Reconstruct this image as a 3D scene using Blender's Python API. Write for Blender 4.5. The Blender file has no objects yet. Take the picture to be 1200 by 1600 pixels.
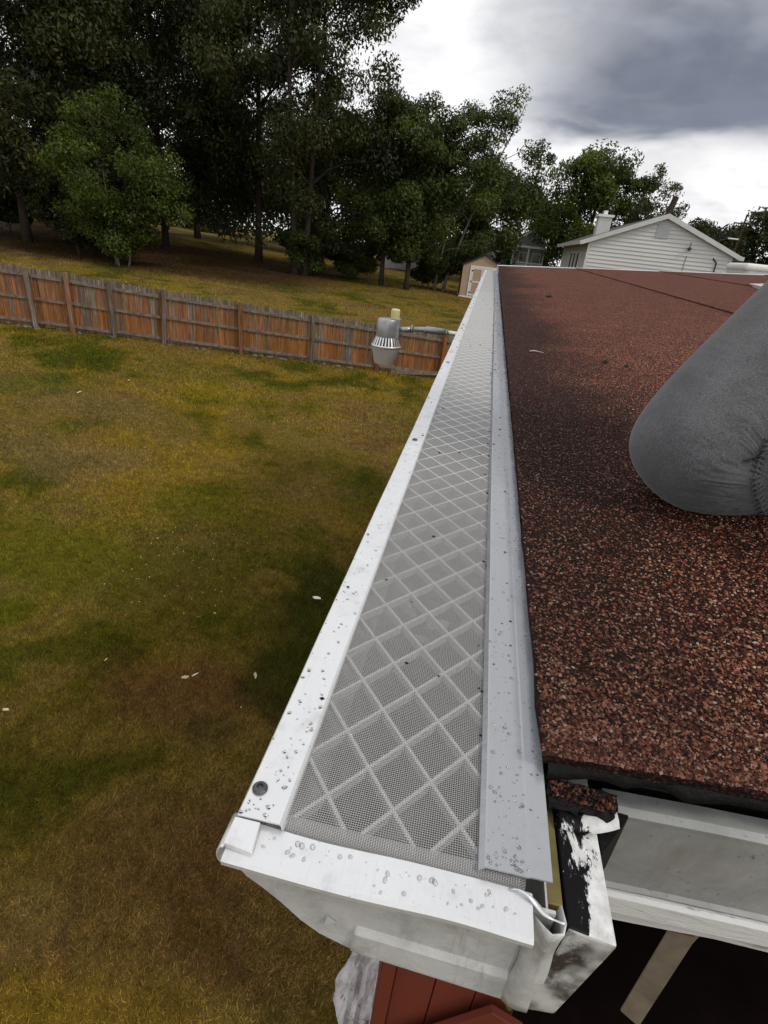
import bpy, math, random
import numpy as np
from mathutils import Matrix, Vector
rad = math.radians
rng = np.random.default_rng(7)
random.seed(7)
SC = bpy.context.scene
COL = SC.collection

# ------------------------------------------------------------------ camera
cam_d = bpy.data.cameras.new('camera')
cam_d.sensor_fit = 'HORIZONTAL'; cam_d.sensor_width = 36.0; cam_d.lens = 25.5
cam_d.clip_start = 0.02; cam_d.clip_end = 1500
cam = bpy.data.objects.new('camera', cam_d); COL.objects.link(cam)
M4 = Matrix(((0.978487, -0.168963, 0.118386, 0.0),
             (0.179999, 0.418751, -0.890083, 0.0),
             (0.100817, 0.892244, 0.440155, 0.27),
             (0, 0, 0, 1)))
cam.matrix_world = M4
SC.camera = cam

# ------------------------------------------------------------------ node helper
class NT:
    def __init__(s, tree): s.t = tree; s.t.nodes.clear()
    def n(s, typ, props=None, **ins):
        nd = s.t.nodes.new(typ)
        for k, v in (props or {}).items(): setattr(nd, k, v)
        for k, v in ins.items():
            key = k.replace('_', ' ')
            if k.startswith('i') and k[1:].isdigit(): sock = nd.inputs[int(k[1:])]
            else: sock = nd.inputs[key]
            s.put(sock, v)
        return nd
    def put(s, sock, v):
        if hasattr(v, 'is_output'): s.t.links.new(v, sock)
        elif hasattr(v, 'outputs'): s.t.links.new(v.outputs[0], sock)
        else:
            if isinstance(v, (tuple, list)) and len(v) == 3 and sock.type == 'RGBA': v = (*v, 1)
            sock.default_value = v
    def math(s, op, a, b=0.0, c=None, clamp=False):
        nd = s.t.nodes.new('ShaderNodeMath'); nd.operation = op; nd.use_clamp = clamp
        s.put(nd.inputs[0], a); s.put(nd.inputs[1], b)
        if c is not None: s.put(nd.inputs[2], c)
        return nd.outputs[0]
    def mix(s, f, a, b, blend='MIX'):
        nd = s.t.nodes.new('ShaderNodeMix'); nd.data_type = 'RGBA'; nd.blend_type = blend
        s.put(nd.inputs[0], f); s.put(nd.inputs[6], a); s.put(nd.inputs[7], b)
        return nd.outputs[2]
    def ramp(s, f, stops, interp='LINEAR'):
        nd = s.t.nodes.new('ShaderNodeValToRGB'); cr = nd.color_ramp; cr.interpolation = interp
        while len(cr.elements) < len(stops): cr.elements.new(0.5)
        for e, (p, c) in zip(cr.elements, stops):
            e.position = p
            e.color = (c, c, c, 1) if not isinstance(c, (tuple, list)) else (*c, 1)
        s.put(nd.inputs[0], f); return nd.outputs[0]
    def sstep(s, v, a, b):
        nd = s.t.nodes.new('ShaderNodeMapRange'); nd.interpolation_type = 'SMOOTHSTEP'
        s.put(nd.inputs[0], v); nd.inputs[1].default_value = a; nd.inputs[2].default_value = b
        return nd.outputs[0]
    def noise(s, vec, scale, detail=4.0, rough=0.55, dist=0.0):
        nd = s.n('ShaderNodeTexNoise', None, Scale=scale, Detail=detail, Roughness=rough, Distortion=dist)
        s.put(nd.inputs['Vector'], vec); return nd.outputs[0]
    def scale(s, vec, sc):
        nd = s.t.nodes.new('ShaderNodeVectorMath'); nd.operation = 'MULTIPLY'
        s.put(nd.inputs[0], vec); nd.inputs[1].default_value = sc; return nd.outputs[0]
    def pos(s): return s.t.nodes.new('ShaderNodeNewGeometry').outputs['Position']
    def obj(s): return s.t.nodes.new('ShaderNodeTexCoord').outputs['Object']
    def gen(s): return s.t.nodes.new('ShaderNodeTexCoord').outputs['Generated']
    def rnd(s): return s.t.nodes.new('ShaderNodeObjectInfo').outputs['Random']
    def attr(s, name):
        nd = s.t.nodes.new('ShaderNodeAttribute'); nd.attribute_name = name; return nd.outputs['Fac']
    def bump(s, h, strength=0.5, dist=0.01):
        nd = s.t.nodes.new('ShaderNodeBump'); nd.inputs['Strength'].default_value = strength
        nd.inputs['Distance'].default_value = dist; s.put(nd.inputs['Height'], h); return nd.outputs[0]

# ------------------------------------------------------------------ world: broken overcast
SUN_DIR = Vector((0.80, -0.30, 0.84)).normalized()      # towards the sun, veiled by cloud
W = bpy.data.worlds.new('World'); SC.world = W; W.use_nodes = True
t = NT(W.node_tree)
sky = t.n('ShaderNodeTexSky', dict(sky_type='NISHITA', sun_disc=False))
sky.sun_elevation = math.asin(SUN_DIR.z)
sky.sun_rotation = math.atan2(SUN_DIR.x, SUN_DIR.y)
sky.air_density = 1.2; sky.dust_density = 2.0
d = t.gen()
sep = t.n('ShaderNodeSeparateXYZ', None, i0=d)
zc = t.math('MAXIMUM', sep.outputs[2], 0.0)
den = t.math('ADD', zc, 0.16)
px = t.math('DIVIDE', sep.outputs[0], den); py = t.math('DIVIDE', sep.outputs[1], den)
cv = t.n('ShaderNodeCombineXYZ', None, i0=px, i1=py, i2=0.0)
n1 = t.noise(cv.outputs[0], 0.85, 7.0, 0.55, 0.4)
n2 = t.noise(cv.outputs[0], 2.6, 6.0, 0.6, 0.3)
n3 = t.noise(t.scale(d, (6.0, 6.0, 15.0)), 1.0, 4.0, 0.5, 0.35)
# the heavy grey cloud ahead: a bank above ten degrees to the right of the gutter's line
yp = t.math('MAXIMUM', sep.outputs[1], 0.05)
u = t.math('DIVIDE', sep.outputs[0], yp)
wob = t.math('MULTIPLY', t.math('SUBTRACT', n3, 0.5), 0.16)
u2 = t.math('ADD', u, t.math('MULTIPLY', wob, 1.4))
v2 = t.math('ADD', sep.outputs[2], t.math('MULTIPLY', wob, 0.55))
bank = t.math('MULTIPLY', t.sstep(u2, -0.12, 0.14), t.sstep(v2, 0.146, 0.190))
bank = t.math('MULTIPLY', bank, t.sstep(sep.outputs[1], 0.1, 0.5))
bank = t.math('MULTIPLY', bank, t.math('SUBTRACT', 1.0, t.math('MULTIPLY', t.sstep(v2, 0.23, 0.46), 0.62)))
field = t.math('MULTIPLY', t.sstep(n1, 0.50, 0.70), t.sstep(sep.outputs[2], 0.20, 0.50))
dark = t.math('MAXIMUM', bank, t.math('MULTIPLY', field, 0.8))
dark = t.math('ADD', dark, t.math('MULTIPLY', t.math('SUBTRACT', t.noise(t.scale(d, (9, 9, 22)), 1.0, 4.0, 0.5, 0.3), 0.5), 0.34), clamp=True)
cloud = t.mix(dark, (1.02, 1.02, 1.035), (0.215, 0.240, 0.305))
puff = t.ramp(n2, [(0.30, 0.88), (0.52, 1.0)])
cloud = t.mix(1.0, cloud, puff, 'MULTIPLY')
puff2 = t.ramp(n3, [(0.32, 0.84), (0.50, 1.04)])
cloud = t.mix(1.0, cloud, puff2, 'MULTIPLY')
blue = t.n('ShaderNodeVectorMath', dict(operation='MULTIPLY'), i0=sky.outputs[0], i1=(0.09, 0.09, 0.09)).outputs[0]
cover = t.ramp(n2, [(0.25, 0.86), (0.42, 1.0)])
col = t.mix(cover, blue, cloud)
bg = t.n('ShaderNodeBackground', None, Color=col, Strength=1.0)
t.n('ShaderNodeOutputWorld', None, Surface=bg)

sun_d = bpy.data.lights.new('sun', 'SUN'); sun_d.energy = 1.5; sun_d.angle = rad(11); sun_d.color = (1.0, 0.95, 0.87)
sun = bpy.data.objects.new('sun', sun_d); COL.objects.link(sun)
sun.rotation_euler = SUN_DIR.to_track_quat('Z', 'Y').to_euler()

vs = SC.view_settings; vs.view_transform = 'Standard'; vs.look = 'None'; vs.gamma = 1.0; vs.exposure = 0.0
SC.cycles.use_denoising = True
SC.cycles.max_bounces = 8; SC.cycles.transparent_max_bounces = 12
SC.cycles.caustics_reflective = False; SC.cycles.caustics_refractive = False

# ------------------------------------------------------------------ mesh helpers
def link(name, me, mat=None, parent=None):
    o = bpy.data.objects.new(name, me); COL.objects.link(o)
    if mat is not None and me is not None and len(me.materials) == 0: me.materials.append(mat)
    if parent is not None: o.parent = parent
    return o
def mesh_py(verts, faces, smooth=False):
    me = bpy.data.meshes.new('m'); me.from_pydata([tuple(map(float, v)) for v in verts], [], faces); me.update()
    if smooth: me.polygons.foreach_set('use_smooth', [True]*len(me.polygons))
    return me
def mesh_np(V, F, smooth=False, rnd=None):
    V = np.asarray(V, np.float32); F = np.asarray(F, np.int32); k = F.shape[1]
    me = bpy.data.meshes.new('m'); me.vertices.add(len(V)); me.vertices.foreach_set('co', V.ravel())
    me.loops.add(F.size); me.loops.foreach_set('vertex_index', F.ravel())
    me.polygons.add(len(F)); me.polygons.foreach_set('loop_start', np.arange(0, F.size, k, dtype=np.int32))
    if smooth: me.polygons.foreach_set('use_smooth', np.ones(len(F), bool))
    me.update(calc_edges=True)
    if rnd is not None:
        a = me.attributes.new('rnd', 'FLOAT', 'FACE'); a.data.foreach_set('value', np.asarray(rnd, np.float32))
    return me
class MB:
    def __init__(s): s.v = []; s.f = []
    def add(s, V, F):
        o = len(s.v); s.v += [tuple(map(float, p)) for p in V]; s.f += [tuple(i+o for i in f) for f in F]; return s
    def box(s, x0, x1, y0, y1, z0, z1):
        return s.add([(x0,y0,z0),(x1,y0,z0),(x1,y1,z0),(x0,y1,z0),(x0,y0,z1),(x1,y0,z1),(x1,y1,z1),(x0,y1,z1)],
                     [(3,2,1,0),(4,5,6,7),(0,1,5,4),(1,2,6,5),(2,3,7,6),(3,0,4,7)])
    def tube(s, pts, radii, n=8, cap=True):
        pts = [Vector(p) for p in pts]; V = []; F = []
        if not hasattr(radii, '__len__'): radii = [radii]*len(pts)
        ref = None
        for i, p in enumerate(pts):
            d = (pts[min(i+1, len(pts)-1)]-pts[max(i-1, 0)]).normalized()
            a = d.orthogonal().normalized() if ref is None else (ref-d*ref.dot(d)).normalized()
            ref = a; b = d.cross(a)
            for k in range(n):
                an = 2*math.pi*k/n; V.append(p+(a*math.cos(an)+b*math.sin(an))*radii[i])
        for i in range(len(pts)-1):
            for k in range(n):
                F.append((i*n+k, i*n+(k+1) % n, (i+1)*n+(k+1) % n, (i+1)*n+k))
        if cap: F.append(tuple(range(n-1, -1, -1))); F.append(tuple((len(pts)-1)*n+k for k in range(n)))
        return s.add(V, F)
    def lathe(s, prof, cx, cy, n=24, capb=True, capt=True):
        V = []; F = []
        for r, z in prof:
            for k in range(n):
                a = 2*math.pi*k/n; V.append((cx+r*math.cos(a), cy+r*math.sin(a), z))
        for i in range(len(prof)-1):
            for k in range(n): F.append((i*n+k, i*n+(k+1) % n, (i+1)*n+(k+1) % n, (i+1)*n+k))
        if capb: F.append(tuple(range(n-1, -1, -1)))
        if capt: F.append(tuple((len(prof)-1)*n+k for k in range(n)))
        return s.add(V, F)
    def prism(s, poly, axis, a, b):
        """extrude a 2-D polygon along an axis ('x','y','z') from a to b"""
        n = len(poly)
        def P(p, w): return {'y': (p[0], w, p[1]), 'x': (w, p[0], p[1]), 'z': (p[0], p[1], w)}[axis]
        V = [P(p, a) for p in poly]+[P(p, b) for p in poly]
        F = [tuple(range(n)), tuple(range(2*n-1, n-1, -1))]+[(i, n+i, n+(i+1) % n, (i+1) % n) for i in range(n)]
        return s.add(V, F)
    def sheet(s, prof, ys, zf=lambda y: 0.0, th=0.0):
        """an open profile (x,z) swept along y"""
        n = len(prof); V = []; F = []
        for y in ys:
            for x, z in prof: V.append((x, y, z+zf(y)))
        for j in range(len(ys)-1):
            for i in range(n-1): F.append((j*n+i, j*n+i+1, (j+1)*n+i+1, (j+1)*n+i))
        return s.add(V, F)
    def build(s, name, mat=None, parent=None, smooth=False):
        return link(name, mesh_py(s.v, s.f, smooth), mat, parent)
def recalc(o):
    import bmesh
    bm = bmesh.new(); bm.from_mesh(o.data); bmesh.ops.recalc_face_normals(bm, faces=bm.faces); bm.to_mesh(o.data); bm.free(); return o
def bevel(o, w, seg=2):
    m = o.modifiers.new('bevel', 'BEVEL'); m.width = w; m.segments = seg; m.limit_method = 'ANGLE'; m.angle_limit = rad(35); return o
def solid(o, th, off=-1.0):
    m = o.modifiers.new('solid', 'SOLIDIFY'); m.thickness = th; m.offset = off; return o
def tag(o, label=None, cat=None, group=None, kind=None):
    if label: o['label'] = label
    if cat: o['category'] = cat
    if group: o['group'] = group
    if kind: o['kind'] = kind
    return o
def empty(name, loc=(0, 0, 0)):
    o = bpy.data.objects.new(name, None); COL.objects.link(o); o.location = loc; o.empty_display_size = 0.1
    return o

# ------------------------------------------------------------------ materials
def mat(name, fn):
    m = bpy.data.materials.new(name); m.use_nodes = True; t = NT(m.node_tree)
    sh = fn(t); out = t.n('ShaderNodeOutputMaterial'); t.put(out.inputs['Surface'], sh); return m
def pbr(t, color, rough=0.6, metal=0.0, normal=None, spec=0.5, **kw):
    ins = dict(Base_Color=color, Roughness=rough, Metallic=metal); nd = t.n('ShaderNodeBsdfPrincipled', None, **ins)
    t.put(nd.inputs['Specular IOR Level'], spec)
    if normal is not None: t.put(nd.inputs['Normal'], normal)
    for k, v in kw.items(): t.put(nd.inputs[k.replace('_', ' ')], v)
    return nd.outputs[0]
def simple(name, c, rough=0.6, metal=0.0, var=0.12, sc=6.0, spec=0.4, bump=0.0):
    def fn(t):
        p = t.obj(); n = t.noise(p, sc, 5.0, 0.6)
        col = t.mix(t.ramp(n, [(0.3, 0.0), (0.7, 1.0)]), tuple(x*(1-var) for x in c), tuple(min(1, x*(1+var)) for x in c))
        return pbr(t, col, rough, metal, t.bump(n, 0.4, bump) if bump else None, spec)
    return mat(name, fn)

PATCHES = [(-4.1, 4.5, 2.1, 1.2, (0.125, 0.140, 0.012), .7), (-3.0, 6.0, 1.7, .9, (0.115, 0.128, 0.012), .65), (-1.3, 7.6, .9, 1.2, (0.075, 0.095, 0.010), .6),
           (-1.95, 3.1, .75, .5, (0.190, 0.098, 0.050), .7), (-1.3, 1.9, .7, .5, (0.185, 0.110, 0.045), .55), (-5.9, 6.9, 1.6, .9, (0.240, 0.175, 0.085), .6), (-7.0, 9.0, 1.6, 1.0, (0.225, 0.165, 0.085), .55),
           (-8.9, 9.6, 1.2, .9, (0.100, 0.120, 0.030), .55), (-5.6, 11.5, 1.5, 1.0, (0.290, 0.225, 0.018), .5), (-1.0, 4.7, .7, 1.8, (0.055, 0.062, 0.012), .8), (-1.55, 2.85, .28, .22, (0.060, 0.062, 0.020), .5), (-.7, 2.9, .5, .8, (0.075, 0.062, 0.020), .6)]  # dark patches beside the gutter: the house's shade painted into the grass colour
def lawn_color(t, litter=True):
    p = t.pos()
    big = t.noise(p, 0.30, 4.0, 0.6, 0.5); mid = t.noise(p, 1.1, 5.0, 0.62, 0.3); fine = t.noise(p, 9.0, 4.0, 0.65)
    f = t.math('ADD', t.math('MULTIPLY', big, 0.62), t.math('MULTIPLY', mid, 0.38))
    c = t.ramp(f, [(0.36, (0.060, 0.076, 0.010)), (0.43, (0.105, 0.104, 0.014)), (0.48, (0.200, 0.155, 0.034)),
                   (0.55, (0.225, 0.168, 0.056)), (0.62, (0.185, 0.120, 0.052)), (0.70, (0.150, 0.100, 0.026))])
    yl = t.noise(t.scale(p, (1, 1, 1)), 0.55, 3.0, 0.5, 0.2)
    c = t.mix(t.math('MULTIPLY', t.sstep(yl, 0.53, 0.68), 0.55), c, (0.270, 0.205, 0.016))
    c = t.mix(t.math('MULTIPLY', t.sstep(yl, 0.50, 0.30), 0.50), c, (0.100, 0.112, 0.012))
    def blob(x, y, rx, ry):
        sv = t.n('ShaderNodeVectorMath', dict(operation='SUBTRACT'), i0=p, i1=(x, y, 0)).outputs[0]
        sv = t.n('ShaderNodeVectorMath', dict(operation='MULTIPLY'), i0=sv, i1=(1/rx, 1/ry, 0)).outputs[0]
        ln = t.n('ShaderNodeVectorMath', dict(operation='LENGTH'), i0=sv).outputs['Value']
        return t.sstep(t.math('ADD', ln, t.math('MULTIPLY', t.math('SUBTRACT', mid, 0.5), 2.2)), 1.15, 0.35)
    for (x, y, rx, ry, cc, k) in PATCHES: c = t.mix(t.math('MULTIPLY', blob(x, y, rx, ry), k), c, cc)
    c = t.mix(1.0, c, t.ramp(fine, [(0.25, 0.62), (0.7, 1.25)]), 'MULTIPLY')
    # leaf litter and bare soil under the trees beyond the fence
    sp = t.n('ShaderNodeSeparateXYZ', None, i0=p)
    edge = t.math('ADD', sp.outputs[1], t.math('MULTIPLY', sp.outputs[0], -0.28))
    edge = t.math('ADD', edge, t.math('MULTIPLY', t.math('SUBTRACT', mid, 0.5), 9.0))
    lit = t.math('MULTIPLY', t.sstep(edge, 31.5, 36.0), t.sstep(edge, 56.0, 50.0))
    lit = t.math('MULTIPLY', lit, t.sstep(sp.outputs[0], -7.0, -13.0))
    soil = t.ramp(t.noise(p, 5.0, 5.0, 0.7), [(0.3, (0.020, 0.012, 0.006)), (0.7, (0.075, 0.042, 0.022))])
    return t.mix(t.math('MULTIPLY', lit, 0.9), c, soil)
def f_ground(t):
    c = lawn_color(t); c = t.mix(1.0, c, (0.70, 0.62, 0.52), 'MULTIPLY')
    return pbr(t, c, 0.95, 0, t.bump(t.noise(t.pos(), 30, 6, 0.7), 0.8, 0.03), 0.1)
def f_blade(t):
    c = lawn_color(t); r = t.attr('rnd')
    c = t.mix(1.0, c, t.ramp(r, [(0.0, (0.62, 0.66, 0.40)), (0.55, (1.28, 1.22, 0.92)), (0.85, (1.75, 1.6, 1.3)), (1.0, (2.3, 2.0, 1.8))]), 'MULTIPLY')
    dif = t.n('ShaderNodeBsdfDiffuse', None, Color=c); tr = t.n('ShaderNodeBsdfTranslucent', None, Color=c)
    return t.n('ShaderNodeMixShader', None, i0=0.3, i1=dif, i2=tr).outputs[0]
M_ground = mat('lawn_soil', f_ground); M_blade = mat('grass_blades', f_blade)

def f_leaf(base, tip):
    def fn(t):
        r = t.attr('rnd'); n = t.noise(t.pos(), 0.55, 3.0, 0.5)
        c = t.mix(r, base, tip); c = t.mix(1.0, c, t.ramp(n, [(0.3, 0.6), (0.7, 1.35)]), 'MULTIPLY')
        b = pbr(t, c, 0.55, 0, None, 0.25); tr = t.n('ShaderNodeBsdfTranslucent', None, Color=t.mix(1.0, c, (1.5, 1.6, 0.6), 'MULTIPLY'))
        return t.n('ShaderNodeMixShader', None, i0=0.28, i1=b, i2=tr).outputs[0]
    return fn
M_leaf_dark = mat('leaf_dark', f_leaf((0.012, 0.016, 0.004), (0.062, 0.068, 0.018)))
M_leaf_mid = mat('leaf_mid', f_leaf((0.018, 0.028, 0.005), (0.076, 0.100, 0.018)))
M_leaf_light = mat('leaf_light', f_leaf((0.016, 0.030, 0.004), (0.095, 0.128, 0.014)))
M_leaf_grey = mat('leaf_grey', f_leaf((0.030, 0.036, 0.022), (0.085, 0.095, 0.060)))
M_bark = simple('bark', (0.055, 0.043, 0.034), 0.95, 0, 0.35, 5.0, 0.1, 0.03)
M_bark_pale = simple('bark_pale', (0.16, 0.14, 0.12), 0.9, 0, 0.3, 5.0, 0.1, 0.02)

def f_roof(t):
    p = t.pos(); sp = t.n('ShaderNodeSeparateXYZ', None, i0=p)
    v = t.n('ShaderNodeTexVoronoi', dict(feature='F1'), Scale=330.0); t.put(v.inputs['Vector'], p)
    cr = t.n('ShaderNodeSeparateColor', None, i0=v.outputs['Color'])
    g = t.ramp(cr.outputs[0], [(0.0, (0.150, 0.046, 0.026)), (0.35, (0.310, 0.100, 0.058)), (0.7, (0.460, 0.158, 0.094)), (0.93, (0.56, 0.25, 0.165)), (1.0, (0.76, 0.53, 0.42))])
    a = t.noise(p, 2.2, 5.0, 0.6, 0.4); b = t.noise(p, 9.0, 4.0, 0.6)
    e = t.math('SUBTRACT', sp.outputs[0], 0.075)
    s = t.math('ADD', e, t.math('MULTIPLY', t.math('SUBTRACT', a, 0.5), 0.55))
    stain = t.math('MULTIPLY', t.sstep(s, 0.30, 0.05), 0.88)
    g = t.mix(stain, g, t.mix(1.0, g, (0.20, 0.22, 0.26), 'MULTIPLY'))
    g = t.mix(1.0, g, t.ramp(b, [(0.3, 0.78), (0.7, 1.18)]), 'MULTIPLY')
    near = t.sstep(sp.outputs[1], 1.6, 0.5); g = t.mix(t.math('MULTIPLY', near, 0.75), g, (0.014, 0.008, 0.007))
    gap = t.sstep(v.outputs['Distance'], 0.55, 0.25)
    g = t.mix(gap, (0.012, 0.008, 0.007), g)
    return pbr(t, g, 0.85, 0, t.bump(v.outputs['Distance'], 0.8, -0.002), 0.08)
M_roof = mat('mineral_roofing', f_roof)
def f_gran(t):
    r = t.attr('rnd'); p = t.pos(); sp = t.n('ShaderNodeSeparateXYZ', None, i0=p)
    g = t.ramp(r, [(0.0, (0.020, 0.007, 0.005)), (0.35, (0.100, 0.030, 0.017)), (0.65, (0.280, 0.090, 0.050)), (0.85, (0.46, 0.185, 0.105)), (0.95, (0.60, 0.32, 0.20)), (1.0, (0.72, 0.54, 0.42))])
    a = t.noise(p, 2.2, 5.0, 0.6, 0.4)
    e = t.math('SUBTRACT', sp.outputs[0], 0.075)
    s = t.math('ADD', e, t.math('MULTIPLY', t.math('SUBTRACT', a, 0.5), 0.55))
    stain = t.math('MULTIPLY', t.sstep(s, 0.32, 0.05), 0.88)
    g = t.mix(stain, g, t.mix(1.0, g, (0.26, 0.28, 0.32), 'MULTIPLY'))
    return pbr(t, g, 0.45, 0, None, 0.15)
M_gran = mat('mineral_granules', f_gran)
M_tar = mat('roofing_tar', lambda t: pbr(t, (0.006, 0.006, 0.006), 0.6, 0, t.bump(t.noise(t.pos(), 160, 5, 0.7), 0.8, 0.003), 0.15))

def f_white_metal(tint=(0.72, 0.73, 0.74), dirt=0.32, rough=0.32, spots=0.5):
    def fn(t):
        p = t.pos(); n = t.noise(p, 55.0, 6.0, 0.65); s = t.noise(t.scale(p, (400, 12, 60)), 1.0, 4.0, 0.6); sm = t.noise(p, 700.0, 2.0, 0.5)
        c = t.mix(t.math('MULTIPLY', t.sstep(n, 0.52, 0.75), dirt), tint, (0.30, 0.29, 0.28))
        c = t.mix(t.math('MULTIPLY', t.sstep(s, 0.55, 0.8), dirt*0.8), c, (0.45, 0.45, 0.45))
        c = t.mix(t.math('MULTIPLY', t.sstep(sm, 0.70, 0.78), spots), c, (0.10, 0.09, 0.08))
        return pbr(t, c, t.ramp(n, [(0.3, rough-0.10), (0.7, rough+0.12)]), 0.40, t.bump(t.math('ADD', n, t.math('MULTIPLY', t.noise(p, 9.0, 3.0, 0.5), 4.0)), 0.2, 0.002), 0.6)
    return fn
M_white = mat('white_coated_aluminium', f_white_metal())
M_satin = mat('satin_grey_aluminium', f_white_metal((0.40, 0.412, 0.430), 0.25, 0.24, 0.6))
def f_endcap(t):
    p = t.pos(); n = t.noise(p, 40.0, 6.0, 0.68, 0.4); st = t.noise(t.scale(p, (170, 60, 14)), 1.0, 5.0, 0.65); big = t.noise(p, 14.0, 3.0, 0.5)
    c = t.mix(t.sstep(n, 0.40, 0.72), (0.56, 0.57, 0.56), (0.40, 0.405, 0.39))
    c = t.mix(t.math('MULTIPLY', t.sstep(st, 0.54, 0.74), 0.55), c, (0.22, 0.21, 0.185))
    c = t.mix(t.math('MULTIPLY', t.math('MULTIPLY', t.sstep(big, 0.50, 0.68), t.sstep(n, 0.42, 0.6)), 0.5), c, (0.20, 0.185, 0.16))
    sm = t.noise(p, 600.0, 2.0, 0.5); c = t.mix(t.math('MULTIPLY', t.sstep(sm, 0.70, 0.77), 0.6), c, (0.08, 0.07, 0.06))
    return pbr(t, c, t.ramp(n, [(0.3, 0.32), (0.7, 0.55)]), 0.1, t.bump(t.math('ADD', n, t.math('MULTIPLY', big, 5.0)), 0.35, 0.003), 0.5)
M_endcap = mat('grey_end_cap_metal', f_endcap)
M_wire = mat('screen_wire', lambda t: pbr(t, (0.44, 0.437, 0.43), 0.38, 0.35, None, 0.5))
M_lattice = mat('guard_lattice', lambda t: pbr(t, (0.80, 0.80, 0.79), 0.5, 0.0, None, 0.3))
def f_inside(t):
    n = t.noise(t.pos(), 60, 6, 0.7)
    return pbr(t, t.ramp(n, [(0.3, (0.12, 0.10, 0.08)), (0.7, (0.32, 0.29, 0.25))]), 0.8, 0, t.bump(n, 0.5, 0.004), 0.2)
M_inside = mat('gutter_inside_grime', f_inside)
def f_water(t):
    fr = t.n('ShaderNodeFresnel', None, IOR=1.36); gl = t.n('ShaderNodeBsdfGlossy', None, Color=(1, 1, 1), Roughness=0.03); tr = t.n('ShaderNodeBsdfTransparent', None, Color=(0.97, 0.97, 0.975))
    return t.n('ShaderNodeMixShader', None, i0=t.math('MULTIPLY', fr, 1.0, clamp=True), i1=tr, i2=gl).outputs[0]
M_water = mat('water_drop', f_water)
M_screw = simple('screw_steel', (0.10, 0.10, 0.105), 0.38, 0.7, 0.3, 300)
def f_tarred(t):
    p = t.pos(); n = t.noise(t.scale(p, (1.0, 0.45, 1.0)), 95.0, 7.0, 0.72, 0.7); sp = t.n('ShaderNodeSeparateXYZ', None, i0=p)
    lim = t.math('ADD', n, t.math('MULTIPLY', t.math('SUBTRACT', 0.0972, sp.outputs[0]), 11.0))
    tar = t.sstep(lim, 0.50, 0.53); g = t.noise(p, 130, 5, 0.7)
    c = t.mix(tar, t.ramp(g, [(0.35, (0.50, 0.50, 0.49)), (0.7, (0.76, 0.76, 0.76))]), (0.006, 0.006, 0.007))
    return pbr(t, c, 0.6, 0, t.bump(tar, 0.8, 0.0015), 0.12)
M_tarred = mat('white_fascia_smeared_with_tar', f_tarred)
def f_mottle(t):
    p = t.pos(); n = t.noise(p, 60.0, 6.0, 0.7, 0.4); n2 = t.noise(p, 26.0, 3.0, 0.5)
    c = t.mix(t.math('MULTIPLY', t.sstep(n2, 0.36, 0.52), t.sstep(n, 0.32, 0.55)), (0.52, 0.52, 0.50), (0.045, 0.035, 0.030))
    return pbr(t, c, 0.55, 0, t.bump(n, 0.3, 0.002), 0.3)
M_mottle = mat('mildewed_metal', f_mottle)
def f_rake(t):
    p = t.pos(); n = t.noise(p, 28.0, 6.0, 0.65, 0.4); st = t.noise(t.scale(p, (18, 10, 5)), 1.0, 4.0, 0.6)
    c = t.mix(t.sstep(n, 0.35, 0.72), (0.26, 0.265, 0.255), (0.36, 0.365, 0.355))
    sp = t.noise(p, 300.0, 2.0, 0.5)
    c = t.mix(t.math('MULTIPLY', t.sstep(sp, 0.66, 0.74), 0.6), c, (0.10, 0.10, 0.09))
    c = t.mix(t.math('MULTIPLY', t.sstep(st, 0.56, 0.70), 0.5), c, (0.16, 0.155, 0.14))
    return pbr(t, c, 0.42, 0, t.bump(n, 0.2, 0.003), 0.45)
M_rake = mat('weathered_rake_metal', f_rake)
def f_peel(t):
    p = t.pos(); n = t.noise(t.scale(p, (12, 60, 60)), 1.0, 6.0, 0.7, 0.5); b = t.noise(p, 14.0, 5, 0.7)
    c = t.mix(t.sstep(n, 0.56, 0.66), (0.62, 0.62, 0.61), (0.30, 0.28, 0.26))
    c = t.mix(t.sstep(b, 0.66, 0.70), c, (0.15, 0.035, 0.02))
    return pbr(t, c, 0.7, 0, t.bump(n, 0.6, 0.003), 0.3)
M_peel = mat('peeling_white_paint', f_peel)
def f_red(t):
    p = t.pos(); n = t.noise(t.scale(p, (8, 8, 1.2)), 1.0, 6.0, 0.65); g = t.noise(p, 40, 4, 0.6)
    c = t.mix(n, (0.125, 0.022, 0.012), (0.21, 0.046, 0.026)); c = t.mix(t.math('MULTIPLY', t.sstep(g, 0.60, 0.72), 0.4), c, (0.06, 0.02, 0.015))
    c = t.mix(t.sstep(t.noise(p, 22, 3, 0.5), 0.74, 0.77), c, (0.45, 0.38, 0.33))
    return pbr(t, c, 0.6, 0, t.bump(n, 0.4, 0.004), 0.35)
M_red = mat('red_barn_paint', f_red)
M_dark = simple('dark_stained_soffit', (0.020, 0.014, 0.011), 0.9, 0, 0.3, 8)
M_olive = simple('olive_bronze_strip', (0.165, 0.135, 0.045), 0.45, 0.2, 0.3, 60)
M_strap = simple('tan_strap', (0.19, 0.155, 0.115), 0.6, 0, 0.3, 20)
M_cable = simple('green_cable', (0.12, 0.13, 0.035), 0.5, 0, 0.2, 30)
def f_concrete(t):
    p = t.pos(); n = t.noise(p, 9, 7, 0.7, 0.4); m = t.noise(p, 26, 5, 0.65)
    c = t.ramp(n, [(0.3, (0.22, 0.20, 0.19)), (0.5, (0.50, 0.48, 0.48)), (0.7, (0.62, 0.60, 0.60))])
    c = t.mix(t.sstep(m, 0.60, 0.66), c, (0.26, 0.12, 0.06))
    return pbr(t, c, 0.9, 0, t.bump(m, 0.8, 0.01), 0.2)
M_concrete = mat('whitewashed_concrete', f_concrete)

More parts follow.
